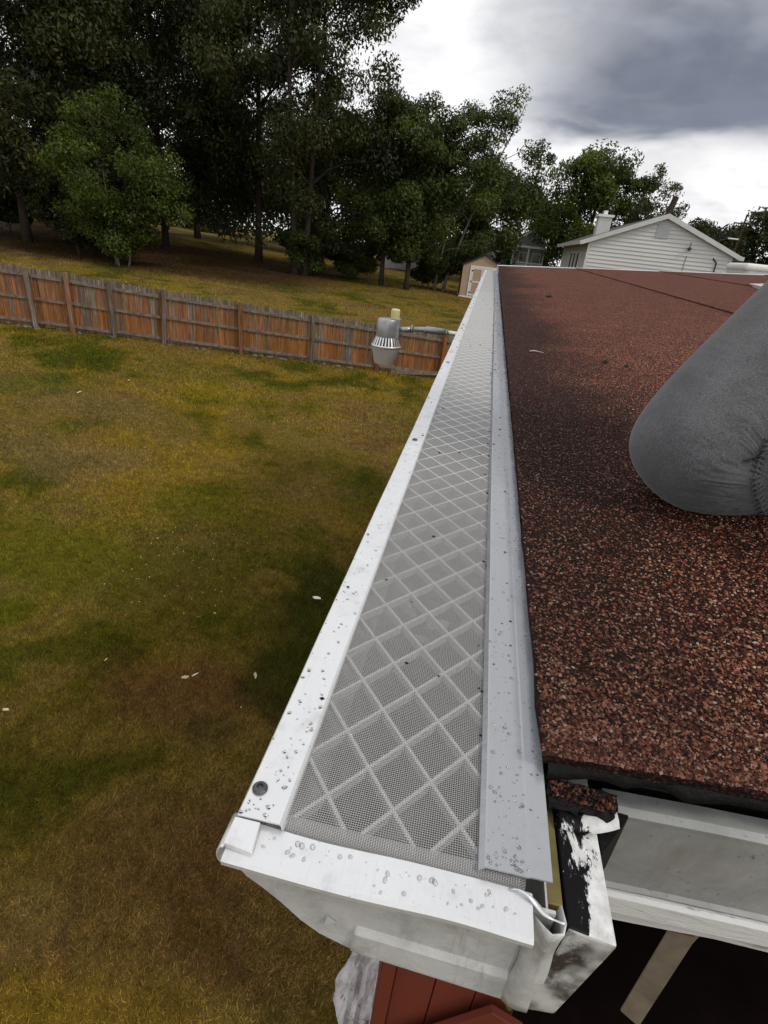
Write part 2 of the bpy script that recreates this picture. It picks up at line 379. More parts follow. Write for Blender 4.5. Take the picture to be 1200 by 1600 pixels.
def f_wood(post=False):
    def fn(t):
        o = t.obj(); r = t.rnd(); g = t.gen(); sp = t.n('ShaderNodeSeparateXYZ', None, i0=g); p = t.pos()
        off = t.n('ShaderNodeVectorMath', dict(operation='ADD'), i0=p, i1=t.n('ShaderNodeCombineXYZ', None, i0=t.math('MULTIPLY', r, 7.0), i1=0.0, i2=t.math('MULTIPLY', r, 31.0)).outputs[0]).outputs[0]
        grain = t.noise(t.scale(off, (30, 30, 1.6)), 1.0, 6.0, 0.65, 0.3)
        blot = t.noise(t.scale(off, (5.0, 5.0, 1.3)), 1.0, 4.0, 0.6); big = t.noise(p, 0.33, 3.0, 0.5)
        orange = t.ramp(grain, [(0.28, (0.085, 0.030, 0.010)), (0.5, (0.235, 0.090, 0.028)), (0.72, (0.36, 0.165, 0.062))])
        grey = t.ramp(grain, [(0.3, (0.055, 0.043, 0.034)), (0.55, (0.170, 0.140, 0.112)), (0.75, (0.40, 0.36, 0.31))])
        w = t.math('ADD', t.math('MULTIPLY', blot, 0.75), t.math('MULTIPLY', r, 0.30))
        w = t.math('ADD', w, t.math('MULTIPLY', big, 0.55))
        if post: w = t.math('ADD', t.math('MULTIPLY', r, 0.9), t.math('MULTIPLY', blot, 0.5)); m = t.sstep(w, 0.55, 0.85)
        else:
            top = t.sstep(sp.outputs[2], 0.84, 0.90); bot = t.sstep(sp.outputs[2], 0.16, 0.02)
            m = t.math('MAXIMUM', t.sstep(w, 0.76, 1.04), t.math('MAXIMUM', t.math('MULTIPLY', top, 0.9), t.math('MULTIPLY', bot, t.math('ADD', 0.35, r))), clamp=True)
            hi = t.math('MULTIPLY', t.sstep(sp.outputs[2], 0.42, 0.62), 0.22); m = t.math('ADD', m, hi, clamp=True)
        c = t.mix(m, orange, grey); tint = t.math('ADD', 0.72, t.math('MULTIPLY', t.math('FRACT', t.math('MULTIPLY', r, 17.3)), 0.5))
        c = t.mix(1.0, c, t.n('ShaderNodeCombineXYZ', None, i0=tint, i1=tint, i2=tint).outputs[0], 'MULTIPLY')
        return pbr(t, c, 0.85, 0, t.bump(grain, 0.6, 0.006), 0.2)
    return fn
M_board = mat('weathered_cedar_board', f_wood()); M_post = mat('weathered_cedar_post', f_wood(True))
M_rail = simple('weathered_grey_rail', (0.17, 0.135, 0.105), 0.9, 0, 0.45, 9, 0.2, 0.01)

# ------------------------------------------------------------------ terrain
def gz(x, y):
    x = np.clip(x, -60, 3)
    return 0.27-(3.1+0.0417*(np.maximum(x, -40)+12))+0.03*np.clip(y-18, 0, 40)
def make_ground():
    xs = np.concatenate([np.linspace(-400, -62, 12), np.linspace(-60, 10, 71), np.linspace(20, 400, 14)])
    ys = np.concatenate([np.linspace(-60, -6, 10), np.linspace(-4, 60, 65), np.linspace(75, 600, 14)])
    X, Y = np.meshgrid(xs, ys); Z = gz(X, Y)+0.05*np.sin(X*0.9+1.3)*np.cos(Y*0.7)*0.4
    V = np.stack([X, Y, Z], -1).reshape(-1, 3); nx = len(xs)
    i = np.arange(len(ys)-1)[:, None]*nx+np.arange(nx-1)[None]; i = i.ravel()
    F = np.stack([i, i+1, i+nx+1, i+nx], 1)
    tag(link('ground', mesh_np(V, F, True), M_ground), kind='structure')
make_ground()
def gz2(x, y): return gz(x, y)+0.02*np.sin(x*0.9+1.3)*np.cos(y*0.7)

def make_grass():
    P = []
    def patch(n, x0, x1, y0, y1, L, w, cond):
        x = rng.uniform(x0, x1, n); y = rng.uniform(y0, y1, n); k = cond(x, y); x = x[k]; y = y[k]; m = len(x)
        P.append((x, y, np.full(m, L)*rng.uniform(0.5, 1.3, m), np.full(m, w)*rng.uniform(0.6, 1.3, m)))
    fr = lambda x, y: (x > -1.15*y-2.2)
    patch(380000, -6.0, 0.3, 0.2, 5.0, 0.034, 0.0036, fr)
    patch(230000, -11.0, 0.3, 5.0, 10.0, 0.042, 0.0060, fr)
    patch(170000, -17.0, 0.6, 10.0, 17.5, 0.058, 0.010, lambda x, y: fr(x, y) & (y < 14.0+0.27*(x+12.1)+0.3))
    patch(110000, -32.0, 4.0, 13.0, 50.0, 0.075, 0.022, lambda x, y: (x > -1.0*y-1) & (y > 14.0+0.27*(x+12.1)+0.2))
    x = np.concatenate([p[0] for p in P]); y = np.concatenate([p[1] for p in P]); L = np.concatenate([p[2] for p in P]); w = np.concatenate([p[3] for p in P])
    n = len(x); a = rng.uniform(0, 2*np.pi, n); lean = rng.uniform(0.2, 1.25, n); b = a+rng.uniform(-0.6, 0.6, n)
    z = gz2(x, y)-0.004
    dx, dy = -np.sin(a)*w, np.cos(a)*w
    ex = np.cos(b)*np.sin(lean)*L; ey = np.sin(b)*np.sin(lean)*L; ez = np.cos(lean)*L
    V = np.empty((n, 3, 3), np.float32)
    V[:, 0] = np.stack([x-dx, y-dy, z], 1); V[:, 1] = np.stack([x+dx, y+dy, z], 1); V[:, 2] = np.stack([x+ex, y+ey, z+ez], 1)
    F = np.arange(n*3).reshape(n, 3)
    o = link('lawn_grass', mesh_np(V.reshape(-1, 3), F, False, rng.random(n)), M_blade)
    tag(o, 'patchy green and straw coloured short grass covering the yard', 'grass', kind='stuff')
make_grass()

# ------------------------------------------------------------------ the house we stand on
ROOF_NEAR, ROOF_FAR, EAVE_X = 0.232, 7.55, 0.0745
def rz(x, y): return 0.020+0.0726*(x-0.08)+0.0200*(y-0.2)
house = empty('red_house', (0.5, 1.0, -3.3))
tag(house, 'low red house under the brown mineral roof in the foreground', 'house')
HI = Matrix.Translation((-0.5, -1.0, 3.3))
def hp(o, parent=house):
    o.parent = parent
    if parent is house: o.matrix_parent_inverse = HI
    else: o.matrix_parent_inverse = Matrix.Identity(4)
    return o
# roll-roofing strips: each laps over the one below it
def roofing_strip(x0n, x0f, x1n, x1f, lift):
    ny = 40; nx = 6; ys = np.concatenate([np.linspace(ROOF_NEAR, 1.5, 30), np.linspace(1.6, ROOF_FAR, 24)]); V = []; F = []
    for j, y in enumerate(ys):
        tt = (y-ROOF_NEAR)/(ROOF_FAR-ROOF_NEAR)
        for i in range(nx):
            s = i/(nx-1); xa = x0n+(x0f-x0n)*tt; xb = x1n+(x1f-x1n)*tt
            wig = (0.0012*math.sin(y*61)+0.0009*math.sin(y*143+1)) if i == 0 else 0
            x = xa+(xb-xa)*s+wig; yy = y+(0.0012*math.sin(x*97) if j == 0 else 0)
            V.append((x, yy, rz(x, y)+lift*(1-s)))
    for j in range(len(ys)-1):
        for i in range(nx-1): F.append((j*nx+i, j*nx+i+1, (j+1)*nx+i+1, (j+1)*nx+i))
    o = link('roofing_strip', mesh_py(V, F), M_roof); solid(o, 0.006); hp(o); return o
roofing_strip(EAVE_X, EAVE_X, 1.20, 1.06, 0.0)
roofing_strip(1.145, 0.995, 2.25, 2.12, 0.007)
roofing_strip(2.18, 1.95, 3.3, 3.15, 0.007)
roofing_strip(3.2, 3.1, 4.6, 4.6, 0.007)
# far slope beyond the ridge
o = MB().add([(4.6, ROOF_NEAR, rz(4.6, ROOF_NEAR)), (9.2, ROOF_NEAR, rz(0, ROOF_NEAR)), (9.2, ROOF_FAR, rz(0, ROOF_FAR)), (4.6, ROOF_FAR, rz(4.6, ROOF_FAR))], [(0, 1, 2, 3)]).build('roofing_strip', M_roof); hp(o)
# loose bonded mineral chips near the camera
def chips():
    n = 145000; y = ROOF_NEAR+0.002+(rng.random(n)**1.6)*3.6; x = EAVE_X+0.001+rng.random(n)*(0.66*y+0.05)
    keep = rng.random(n) > np.clip((y-0.9)/2.4, 0, 1); x, y = x[keep], y[keep]; n = len(x)
    # thin the far ones: they are smaller than a pixel
    r = rng.uniform(0.0006, 0.0015, n)*(1.12-0.16*np.clip(y, 0, 2)); z = rz(x, y)+r*0.30
    dirs = np.array([(1, 0, 0), (-1, 0, 0), (0, 1, 0), (0, -1, 0), (0, 0, 1), (0, 0, -1)], float)
    tri = np.array([(0, 2, 4), (2, 1, 4), (1, 3, 4), (3, 0, 4), (2, 0, 5), (1, 2, 5), (3, 1, 5), (0, 3, 5)])
    tri = tri[:4]
    a = rng.uniform(0, 2*np.pi, n); sx = rng.uniform(0.8, 1.6, n); sy = rng.uniform(0.6, 1.1, n); sz = rng.uniform(0.5, 1.0, n)
    V = np.empty((n, 6, 3)); jit = rng.uniform(0.7, 1.25, (n, 6, 1))
    L = dirs[None]*np.stack([sx, sy, sz], 1)[:, None]*r[:, None, None]*jit
    L[:, 4, :2] += rng.uniform(-0.4, 0.4, (n, 2))*r[:, None]
    c, s = np.cos(a)[:, None], np.sin(a)[:, None]
    V[:, :, 0] = L[:, :, 0]*c-L[:, :, 1]*s+x[:, None]; V[:, :, 1] = L[:, :, 0]*s+L[:, :, 1]*c+y[:, None]; V[:, :, 2] = L[:, :, 2]+z[:, None]
    F = (np.arange(n)[:, None, None]*6+tri[None]).reshape(-1, 3)
    o = link('mineral_chips', mesh_np(V.reshape(-1, 3), F, False, np.repeat(rng.random(n), 4)), M_gran)
    o['kind'] = 'stuff'; hp(o)
chips()
# roof deck under the sheets, soffit, tar line
o = MB().add([(EAVE_X+.03, 0.262, rz(EAVE_X+.03, 0.262)-0.012), (4.6, 0.262, rz(4.6, .262)-0.012), (4.6, ROOF_FAR-.02, rz(4.6, ROOF_FAR)-.012), (EAVE_X+.03, ROOF_FAR-.02, rz(EAVE_X+.03, ROOF_FAR)-.012),
              (EAVE_X+.03, 0.262, -0.075), (4.6, 0.262, -0.075), (4.6, ROOF_FAR-.02, -0.075), (EAVE_X+.03, ROOF_FAR-.02, -0.075)],
             [(0, 1, 2, 3), (7, 6, 5, 4), (0, 4, 5, 1), (1, 5, 6, 2), (2, 6, 7, 3), (3, 7, 4, 0)]).build('roof_deck', M_dark); hp(o)
def tar_line():
    V = []; F = []; xs = np.linspace(0.079, 4.55, 420); prof = [(0.0, 0.0), (-0.004, -0.003), (-0.005, -0.008), (0.002, -0.014), (0.016, -0.016)]
    for x in xs:
        k = 1+0.35*math.sin(x*170)+0.3*math.sin(x*73+2)+0.25*random.uniform(-1, 1)
        for dy, dz in prof: V.append((x, ROOF_NEAR+0.003+dy*k, rz(x, ROOF_NEAR)-0.0035+dz*(0.75+0.25*k)))
    n = len(prof)
    for i in range(len(xs)-1):
        for j in range(n-1): F.append((i*n+j, i*n+j+1, (i+1)*n+j+1, (i+1)*n+j))
    o = link('tar_bead', mesh_py(V, F, True), M_tar); hp(o)
tar_line()
# rake: bent metal face, lip, peeling board below
def rake():
    V = []; F = []; xs = np.linspace(0.118, 4.55, 80)
    prof = [(0.246, -0.010), (0.2365, -0.0105), (0.2335, -0.013), (0.2345, -0.017), (0.243, -0.088), (0.240, -0.0905)]
    for x in xs:
        sl = 0.035*(x-0.12)
        for y, z in prof: V.append((x, y, z+sl+0.0006*math.sin(x*40)))
    n = len(prof)
    for i in range(len(xs)-1):
        for j in range(n-1): F.append((i*n+j, (i+1)*n+j, (i+1)*n+j+1, i*n+j+1))
    o = link('rake_flashing', mesh_py(V, F), M_rake); solid(o, 0.0012); hp(o)
    V = []; F = []; prof = [(0.2385, -0.092), (0.236, -0.094), (0.2365, -0.110), (0.241, -0.111), (0.242, -0.125), (0.262, -0.125), (0.262, -0.092)]
    xs = np.linspace(0.120, 4.55, 90)
    for x in xs:
        sl = 0.035*(x-0.12); k = 0.0025*math.sin(x*31)+0.002*math.sin(x*83+1)
        for j, (y, z) in enumerate(prof): V.append((x, y, z+sl+(k if j in (4, 5) else 0)))
    n = len(prof)
    for i in range(len(xs)-1):
        for j in range(n): F.append((i*n+j, (i+1)*n+j, (i+1)*n+(j+1) % n, i*n+(j+1) % n))
    F.append(tuple(range(n)))
    o = link('rake_board', mesh_py(V, F), M_peel); o['label'] = 'white rake board with flaking paint'; hp(o)
rake()
# white lip along the far rake
V = []
o = MB().add([(0.06, ROOF_FAR-.01, rz(.06, ROOF_FAR)+.004), (4.6, ROOF_FAR-.01, rz(4.6, ROOF_FAR)+.004), (4.6, ROOF_FAR+.05, rz(4.6, ROOF_FAR)+.010), (.06, ROOF_FAR+.05, rz(.06, ROOF_FAR)+.010),
              (0.06, ROOF_FAR+.05, rz(.06, ROOF_FAR)-.15), (4.6, ROOF_FAR+.05, rz(4.6, ROOF_FAR)-.15)], [(0, 1, 2, 3), (3, 2, 5, 4)]).build('far_rake_flashing', M_white); solid(o, 0.003); hp(o)
# eave fascia board, its exposed end smeared with tar
fx0, fx1 = 0.0870, 0.1110
o = MB().add([(fx0, .160, -.0065), (fx1, .160, -.0115), (0.0985, .160, -.083), (0.083, .160, -.086), (fx0, .262, -.0065), (fx1, .262, -.0115), (fx1, .262, -.10), (fx0, .262, -.10)],
             [(0, 1, 2, 3), (7, 6, 5, 4), (0, 4, 5, 1), (1, 5, 6, 2), (2, 6, 7, 3), (3, 7, 4, 0)]).build('fascia_end', M_tarred)
o.data.materials.append(M_mottle); o.data.polygons[0].material_index = 1; o.data.polygons[4].material_index = 1; recalc(o); bevel(o, 0.0015); hp(o)
o['label'] = 'tar smeared white fascia end'
o = MB().add([(fx0, .263, -.012), (fx1, .263, -.012), (fx1, .263, -.14), (fx0, .263, -.14), (fx0, ROOF_FAR, .10), (fx1, ROOF_FAR, .10), (fx1, ROOF_FAR, -.03), (fx0, ROOF_FAR, -.03)],
             [(0, 1, 2, 3), (7, 6, 5, 4), (0, 4, 5, 1), (1, 5, 6, 2), (2, 6, 7, 3), (3, 7, 4, 0)]).build('fascia_board', M_endcap); hp(o)
o = MB().box(0.0782, 0.0862, .1700, .262, -.062, -.0080).build('bronze_strip', M_olive); hp(o); bevel(o, .0008)
# granule-coated scrap of roofing folded over the corner
def scrap():
    V = []; F = []; nx, ny = 14, 9
    for j in range(ny):
        for i in range(nx):
            x = 0.0815+0.040*i/(nx-1); yy = 0.2145+0.020*j/(ny-1)
            yy += random.uniform(-.0008, .0008); x += random.uniform(-.0009, .0009)
            yy += (0.004*abs(math.sin(i*.55+.5))+random.uniform(0, .0018)+.004*(i/(nx-1)))*(1-j/(ny-1)); V.append((x, yy, -0.001+0.005*(j/(ny-1))-0.004*(i/(nx-1))+random.uniform(-.0007, .0007)))
    for j in range(ny-1):
        for i in range(nx-1): F.append((j*nx+i, j*nx+i+1, (j+1)*nx+i+1, (j+1)*nx+i))
    o = link('roofing_scrap', mesh_py(V, F), M_tar); solid(o, 0.0018); hp(o)
    n = 150; x = rng.uniform(.083, .120, n); y = rng.uniform(.2230, .2335, n); V = []; F = []
    mb = MB()
    for k in range(n):
        r = random.uniform(.0007, .0016); zz = -0.001+0.005*((y[k]-.2145)/.02)-.004*((x[k]-.0815)/.04)+r*.3
        a = random.uniform(0, 6.28)
        P = [(x[k]+r*1.3*math.cos(a), y[k]+r*1.3*math.sin(a), zz), (x[k]-r*.8*math.sin(a), y[k]+r*.8*math.cos(a), zz), (x[k]-r*1.3*math.cos(a), y[k]-r*1.3*math.sin(a), zz), (x[k]+r*.8*math.sin(a), y[k]-r*.8*math.cos(a), zz), (x[k], y[k], zz+r*.8)]
        mb.add(P, [(0, 1, 4), (1, 2, 4), (2, 3, 4), (3, 0, 4)])
    me = mesh_py(mb.v, mb.f); a = me.attributes.new('rnd', 'FLOAT', 'FACE'); a.data.foreach_set('value', np.repeat(rng.random(n)*.85, 4))
    c = link('scrap_chips', me, M_gran); c['kind'] = 'stuff'; hp(c)
    # curled bit of flashing under it
    V = []; F = []
    for i in range(12):
        s = i/11; x = 0.0875+0.034*s; zc = -0.006-0.002*math.sin(s*3.1)
        for j in range(4): V.append((x, 0.2100+0.004*j+0.008*s*s, zc+0.0025*math.sin(j*1.0)*(1-s*.4)))
    for i in range(11):
        for j in range(3): F.append((i*4+j, i*4+j+1, (i+1)*4+j+1, (i+1)*4+j))
    o = link('curled_flashing', mesh_py(V, F, True), M_tarred); solid(o, 0.001); hp(o)
    o = MB().prism([(0.1115, .205), (.131, .2315), (.131, .236), (.1115, .236)], 'z', -0.06, -0.012).build('corner_gap_block', M_tar); hp(o)
scrap()
# red gable wall under the overhang, its boards, corner trim, a diagonal brace
M_shade = simple('porch_wood_shade_painted', (0.010, 0.005, 0.004), 0.9, 0, 0.35, 7, 0.1)  # near-black colour: the shade under the overhang is painted into the wood
for i in range(3):
    x0 = 0.091+i*0.145
    o = MB().box(x0, x0+0.141, 1.062, 1.16, -3.35, -0.085).build('wall_board', M_red); bevel(o, .003); hp(o)
o = MB().box(0.042, 0.0885, 1.050, 1.16, -3.35, -0.14).build('corner_trim', M_red); bevel(o, .004); hp(o)
o = MB().box(0.04, 0.09, 1.165, 7.4, -3.35, -0.14).build('side_wall', M_red); hp(o)
def slab(P, d): return MB().add([(x, 1.03-d, z) for x, z in P]+[(x, 1.03, z) for x, z in P], [(0, 1, 2, 3), (7, 6, 5, 4), (0, 4, 5, 1), (1, 5, 6, 2), (2, 6, 7, 3), (3, 7, 4, 0)])
o = slab([(0.10, -2.50), (0.43, -2.035), (0.55, -2.10), (0.24, -2.60)], .03).build('diagonal_brace', M_red); recalc(o); bevel(o, .004); hp(o)
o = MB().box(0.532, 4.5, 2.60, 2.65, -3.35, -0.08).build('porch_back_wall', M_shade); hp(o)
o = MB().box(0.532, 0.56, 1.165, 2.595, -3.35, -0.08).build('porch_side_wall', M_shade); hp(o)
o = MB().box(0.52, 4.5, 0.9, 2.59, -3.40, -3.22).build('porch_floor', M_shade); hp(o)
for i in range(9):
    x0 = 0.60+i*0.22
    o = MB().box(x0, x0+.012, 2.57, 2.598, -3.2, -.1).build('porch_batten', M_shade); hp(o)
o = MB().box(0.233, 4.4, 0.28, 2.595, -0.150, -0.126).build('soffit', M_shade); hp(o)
o = MB().box(0.125, 0.230, 0.268, 1.045, -0.165, -0.132).build('soffit_board', M_red); hp(o)
o = MB().add([(0.396, .50, -.55), (0.428, .495, -.55), (0.432, .500, -.80), (0.400, .505, -.78), (0.396, .503, -.55), (0.428, .498, -.55), (0.432, .503, -.80), (0.400, .508, -.78), (.404, .46, -.13), (.436, .455, -.13), (.436, .458, -.13), (.404, .463, -.13)],
             [(0, 1, 2, 3), (7, 6, 5, 4), (1, 5, 6, 2), (2, 6, 7, 3), (3, 7, 4, 0), (8, 9, 1, 0), (4, 5, 10, 11), (9, 10, 5, 1), (11, 8, 0, 4), (8, 11, 10, 9)]).build('hanging_strap', M_strap); recalc(o)
tag(o, 'tan flat strap hanging in the dark under the roof overhang', 'strap')
pts = []
for i in range(14):
    s = i/13; pts.append((0.118+0.10*s, 0.26+0.20*s, -0.13-0.62*s-0.05*math.sin(s*3)))
o = MB().tube(pts, 0.0048, 8).build('cable', M_cable, None, True); tag(o, 'thin olive green cable dangling behind the gutter corner', 'cable')

# ------------------------------------------------------------------ gutter
GS = 0.0133
def g0(y): return GS*(y-0.15)
GN, GF = 0.163, 7.50
gutter = empty('gutter', (0, 0.16, -0.09)); tag(gutter, 'white aluminium rain gutter running along the roof eave', 'gutter')
def gp(o, parent=gutter):
    o.parent = parent; o.matrix_parent_inverse = Matrix.Translation((0, -0.16, 0.09)) if parent is gutter else Matrix.Identity(4); return o
ogee = [(-0.0790, 0.0005), (-0.0795, -0.018), (-0.0780, -0.028), (-0.0725, -0.0355), (-0.0640, -0.0415), (-0.0530, -0.0510), (-0.0420, -0.0625), (-0.0310, -0.0705), (-0.0200, -0.0748), (-0.0142, -0.0770)]
prof = [(-0.0660, -0.0010)]+ogee+[(0.0775, -0.0840), (0.0775, -0.0040)]
ysg = [GN+0.0015]+list(np.linspace(0.3, GF, 30))
o = MB().sheet(prof, ysg, g0).build('trough', M_endcap); solid(o, 0.0010, 1.0); gp(o)
o = MB().sheet([(-0.060, -0.046), (-0.040, -0.060), (-0.014, -0.0735), (0.0765, -0.0795)], ysg, g0).build('trough_grime', M_inside); gp(o)
# near end cap: pressed plate with a raised lower panel and a return flange
cap = [(-0.0785, -0.002)]+[(x, z) for x, z in ogee[1:]]+[(0.0815, -0.0845), (0.0805, -0.002)]
o = MB().prism(cap, 'y', GN-0.0008, GN+0.0008).build('end_cap', M_endcap); recalc(o); gp(o); capo = o
o = MB().add([(-0.0125, .1622, -.0535), (0.0765, .1622, -.0580), (0.0765, .1600, -.0625), (-0.0125, .1600, -.0585), (-0.0135, .1600, -.0765), (0.0785, .1600, -.0835), (0.0785, .1622, -.0850), (-0.0135, .1622, -.0780)],
             [(0, 1, 2, 3), (3, 2, 5, 4), (4, 5, 6, 7), (0, 3, 4, 7), (1, 6, 5, 2)]).build('pressed_panel', M_endcap); recalc(o); bevel(o, .0022, 3); gp(o, gutter)
o = MB().add([(-0.0275, .1620, -.0510), (-0.0225, .1616, -.0545), (-0.0285, .1609, -.0575)], [(0, 1, 2)]).build('pressed_dent', M_endcap); solid(o, .0006); gp(o)
# folded seam on the right of the cap
V = []; F = []
for i in range(13):
    s = i/12; z = -0.004-0.078*s
    ring = [(0.0705, .1612), (0.0745, .1575+.002*math.sin(s*7)), (0.0785, .1545+.0035*s), (0.0835, .1560+.002*s), (0.0848, .1605), (0.0835, .1680)]
    for x, y in ring: V.append((x-0.001*math.sin(s*9), y, z))
for i in range(12):
    for j in range(5): F.append((i*6+j, i*6+j+1, (i+1)*6+j+1, (i+1)*6+j))
o = link('end_seam', mesh_py(V, F, True), M_endcap); solid(o, .001); gp(o)
# bright strip folded over the end
def end_strip():
    V = []; F = []; xs = np.linspace(-0.0790, 0.0690, 40); pf = [(0.1695, -0.0030), (0.1670, 0.0004), (0.1488, -0.0006), (0.1476, -0.0016), (0.1478, -0.0040)]
    for x in xs:
        for y, z in pf: V.append((x, y+0.0006*math.sin(x*60), z+0.0003*math.sin(x*90+y*200)))
    n = len(pf)
    for i in range(len(xs)-1):
        for j in range(n-1): F.append((i*n+j, (i+1)*n+j, (i+1)*n+j+1, i*n+j+1))
    o = link('end_strip', mesh_py(V, F), M_white); solid(o, .0008); gp(o); return o
estrip = end_strip()
# tab folded down at the outer corner and the curl of the front lip
o = MB().add([(-0.0800, .1665, .0050), (-0.0665, .1665, .0050), (-0.0655, .1525, .0025), (-0.0805, .1535, .0035), (-0.0800, .1665, .0035), (-0.0665, .1665, .0035), (-0.0650, .1518, -.0002), (-0.0808, .1530, .0008)],
             [(0, 1, 2, 3), (7, 6, 5, 4), (0, 4, 5, 1), (1, 5, 6, 2), (2, 6, 7, 3), (3, 7, 4, 0)]).build('corner_tab', M_white); recalc(o); bevel(o, .0005); gp(o)
V = []; F = []
for i in range(13):
    a = math.pi*(0.05+1.15*i/12); V += [(-0.0795-0.0042*math.sin(a), .1520, -.0045+0.0072*math.cos(a)), (-0.0795-0.0042*math.sin(a), .1700, -.0045+0.0072*math.cos(a))]
for i in range(12): F.append((2*i, 2*i+1, 2*i+3, 2*i+2))
o = link('lip_curl', mesh_py(V, F, True), M_white); solid(o, .0008); gp(o)
V = []; F = []
for i in range(15):
    s = i/14; V += [(0.058+0.026*s, .1655-0.007*s+0.001*math.sin(s*9), .0015+0.003*math.sin(s*6)-0.004*s), (0.0590+0.026*s, .1670-0.007*s, .0018+0.003*math.sin(s*6)-0.004*s)]
for i in range(14): F.append((2*i, 2*i+1, 2*i+3, 2*i+2))
o = link('torn_sliver', mesh_py(V, F, True), M_white); solid(o, .0006); gp(o)

# guard panels: screen wires over a diamond lattice between two extrusions
LW, RW = -0.0555, 0.0440          # screen from x to x
def wires(y0, y1, curl, pitch, ox):
    """woven screen: rods across and rods along, one layer just above the other"""
    V = []; F = []; nv = 0
    def rod(p, q, h, up):
        nonlocal nv
        p = np.array(p, float); q = np.array(q, float); d = q-p; d /= np.linalg.norm(d); a = np.cross(d, up); a /= np.linalg.norm(a); b = np.cross(a, d)
        for e in (p, q):
            V.extend([e+a*h, e+b*h, e-a*h, e-b*h])
        F.extend([(nv+k, nv+(k+1) % 4, nv+4+(k+1) % 4, nv+4+k) for k in range(4)]); nv += 8
    h = pitch*0.175
    up = np.array([0, 0, 1.])
    def zs(x, y): return g0(y)+0.0030
    for y in np.arange(y0, y1, pitch): rod((LW-.002, y, zs(0, y)), (RW+.003, y, zs(0, y)), h, up)
    ny = max(2, int((y1-y0)/0.25)); yy = np.linspace(y0, y1, ny+1)
    for x in np.arange(LW, RW, pitch):
        for a, b in zip(yy[:-1], yy[1:]): rod((x, a, zs(0, a)-h*1.3), (x, b, zs(0, b)-h*1.3), h, up)
    if curl:
        R = 0.0060; arc = [(y0-R*math.sin(a), g0(y0)+0.0030-R*(1-math.cos(a))) for a in np.linspace(0, 1.75, 9)]
        for y, z in arc[1:]: rod((LW-.002, y, z), (RW+.022, y, z), h, up)
        for (ya, za), (yb, zb) in zip(arc[:-1], arc[1:]):
            up2 = np.array([0, -(zb-za), (yb-ya)]); up2 = up2/np.linalg.norm(up2)
            rod((LW-.002, (ya+yb)/2, (za+zb)/2), (RW+.022, (ya+yb)/2, (za+zb)/2), h, up2)
            for x in np.arange(LW, RW+.02, pitch): rod((x, ya, za), (x, yb, zb), h, up2)
    return mesh_np(np.array(V), np.array(F))
def lattice(y0, y1):
    mb = MB(); DX, DY = 0.0358, 0.0440; w = 0.00115; m = DY/DX
    def strip(sg, c):
        # line y = c + sg*m*(x-LW), clipped to the panel
        xa, xb = LW, RW
        ya, yb = c, c+sg*m*(RW-LW)
        def clip(xa, ya, xb, yb):
            pts = [(xa, ya), (xb, yb)]
            for lim, keep in ((y0, 1), (y1, -1)):
                (xa, ya), (xb, yb) = pts
                ia, ib = (ya-lim)*keep >= 0, (yb-lim)*keep >= 0
                if not ia and not ib: return None
                if ia != ib:
                    tt = (lim-ya)/(yb-ya); P = (xa+(xb-xa)*tt, lim)
                    pts = [(xa, ya), P] if ia else [P, (xb, yb)]
            return pts
        r = clip(xa, ya, xb, yb)
        if not r: return
        (xa, ya), (xb, yb) = r
        d = Vector((xb-xa, yb-ya, 0))
        if d.length < 0.003: return
        nrm = Vector((-d.y, d.x, 0)).normalized()*w
        V = []
        for (x, y) in ((xa, ya), (xb, yb)):
            for s in (-1, 1):
                V += [(x+nrm.x*s, y+nrm.y*s, g0(y)+0.0023), (x+nrm.x*s*.8, y+nrm.y*s*.8, g0(y)-0.0040)]
        mb.add(V, [(0, 2, 6, 4), (0, 4, 5, 1), (2, 3, 7, 6), (0, 1, 3, 2), (4, 6, 7, 5), (1, 5, 7, 3)])
        e = 0.30+0.14*min(ya, 2.5); V = []
        for (x, y) in ((xa, ya), (xb, yb)):
            zc = g0(y)+0.0025+0.0009*min(1.0, max(0.0, (y-0.22)/0.75))
            for q in (-1, 1): V += [(x+nrm.x*q*e, y+nrm.y*q*e, zc), (x+nrm.x*q*e, y+nrm.y*q*e, g0(y)+0.0020)]
        mb.add(V, [(0, 2, 6, 4), (0, 4, 5, 1), (2, 3, 7, 6), (0, 1, 3, 2), (4, 6, 7, 5)])
    span = m*(RW-LW); k0 = 0.1911-m*(-0.0385-LW); 
    c = k0-math.ceil((k0-y0+span)/DY)*DY
    while c < y1+span:
        strip(1, c); strip(-1, c+2*m*(-0.0385-LW)); c += DY
    return mesh_py(mb.v, mb.f)
def zigl(y): return g0(y)
panel_labels = ['gutter guard panel nearest the camera, beaded with water', 'second gutter guard panel from the camera', 'third gutter guard panel, past the yard light', 'farthest gutter guard panel by the tan shed']
bounds = [0.1665, 2.075, 3.955, 5.85, GF]
screws_at = {0: [(-0.0735, 0.1832), (-0.0690, 0.774), (-0.0675, 1.390), (-0.068, 2.03)], 1: [(-0.068, 2.13), (-0.068, 2.75), (-0.068, 3.35), (-0.068, 3.90)], 2: [(-0.068, 4.02), (-.068, 4.9), (-.068, 5.8)], 3: [(-.068, 5.92), (-.068, 6.7)]}
def wob(y, a=1.0): return a*(0.00022*math.sin(y*9)+0.00012*math.sin(y*31+1))
panels = []
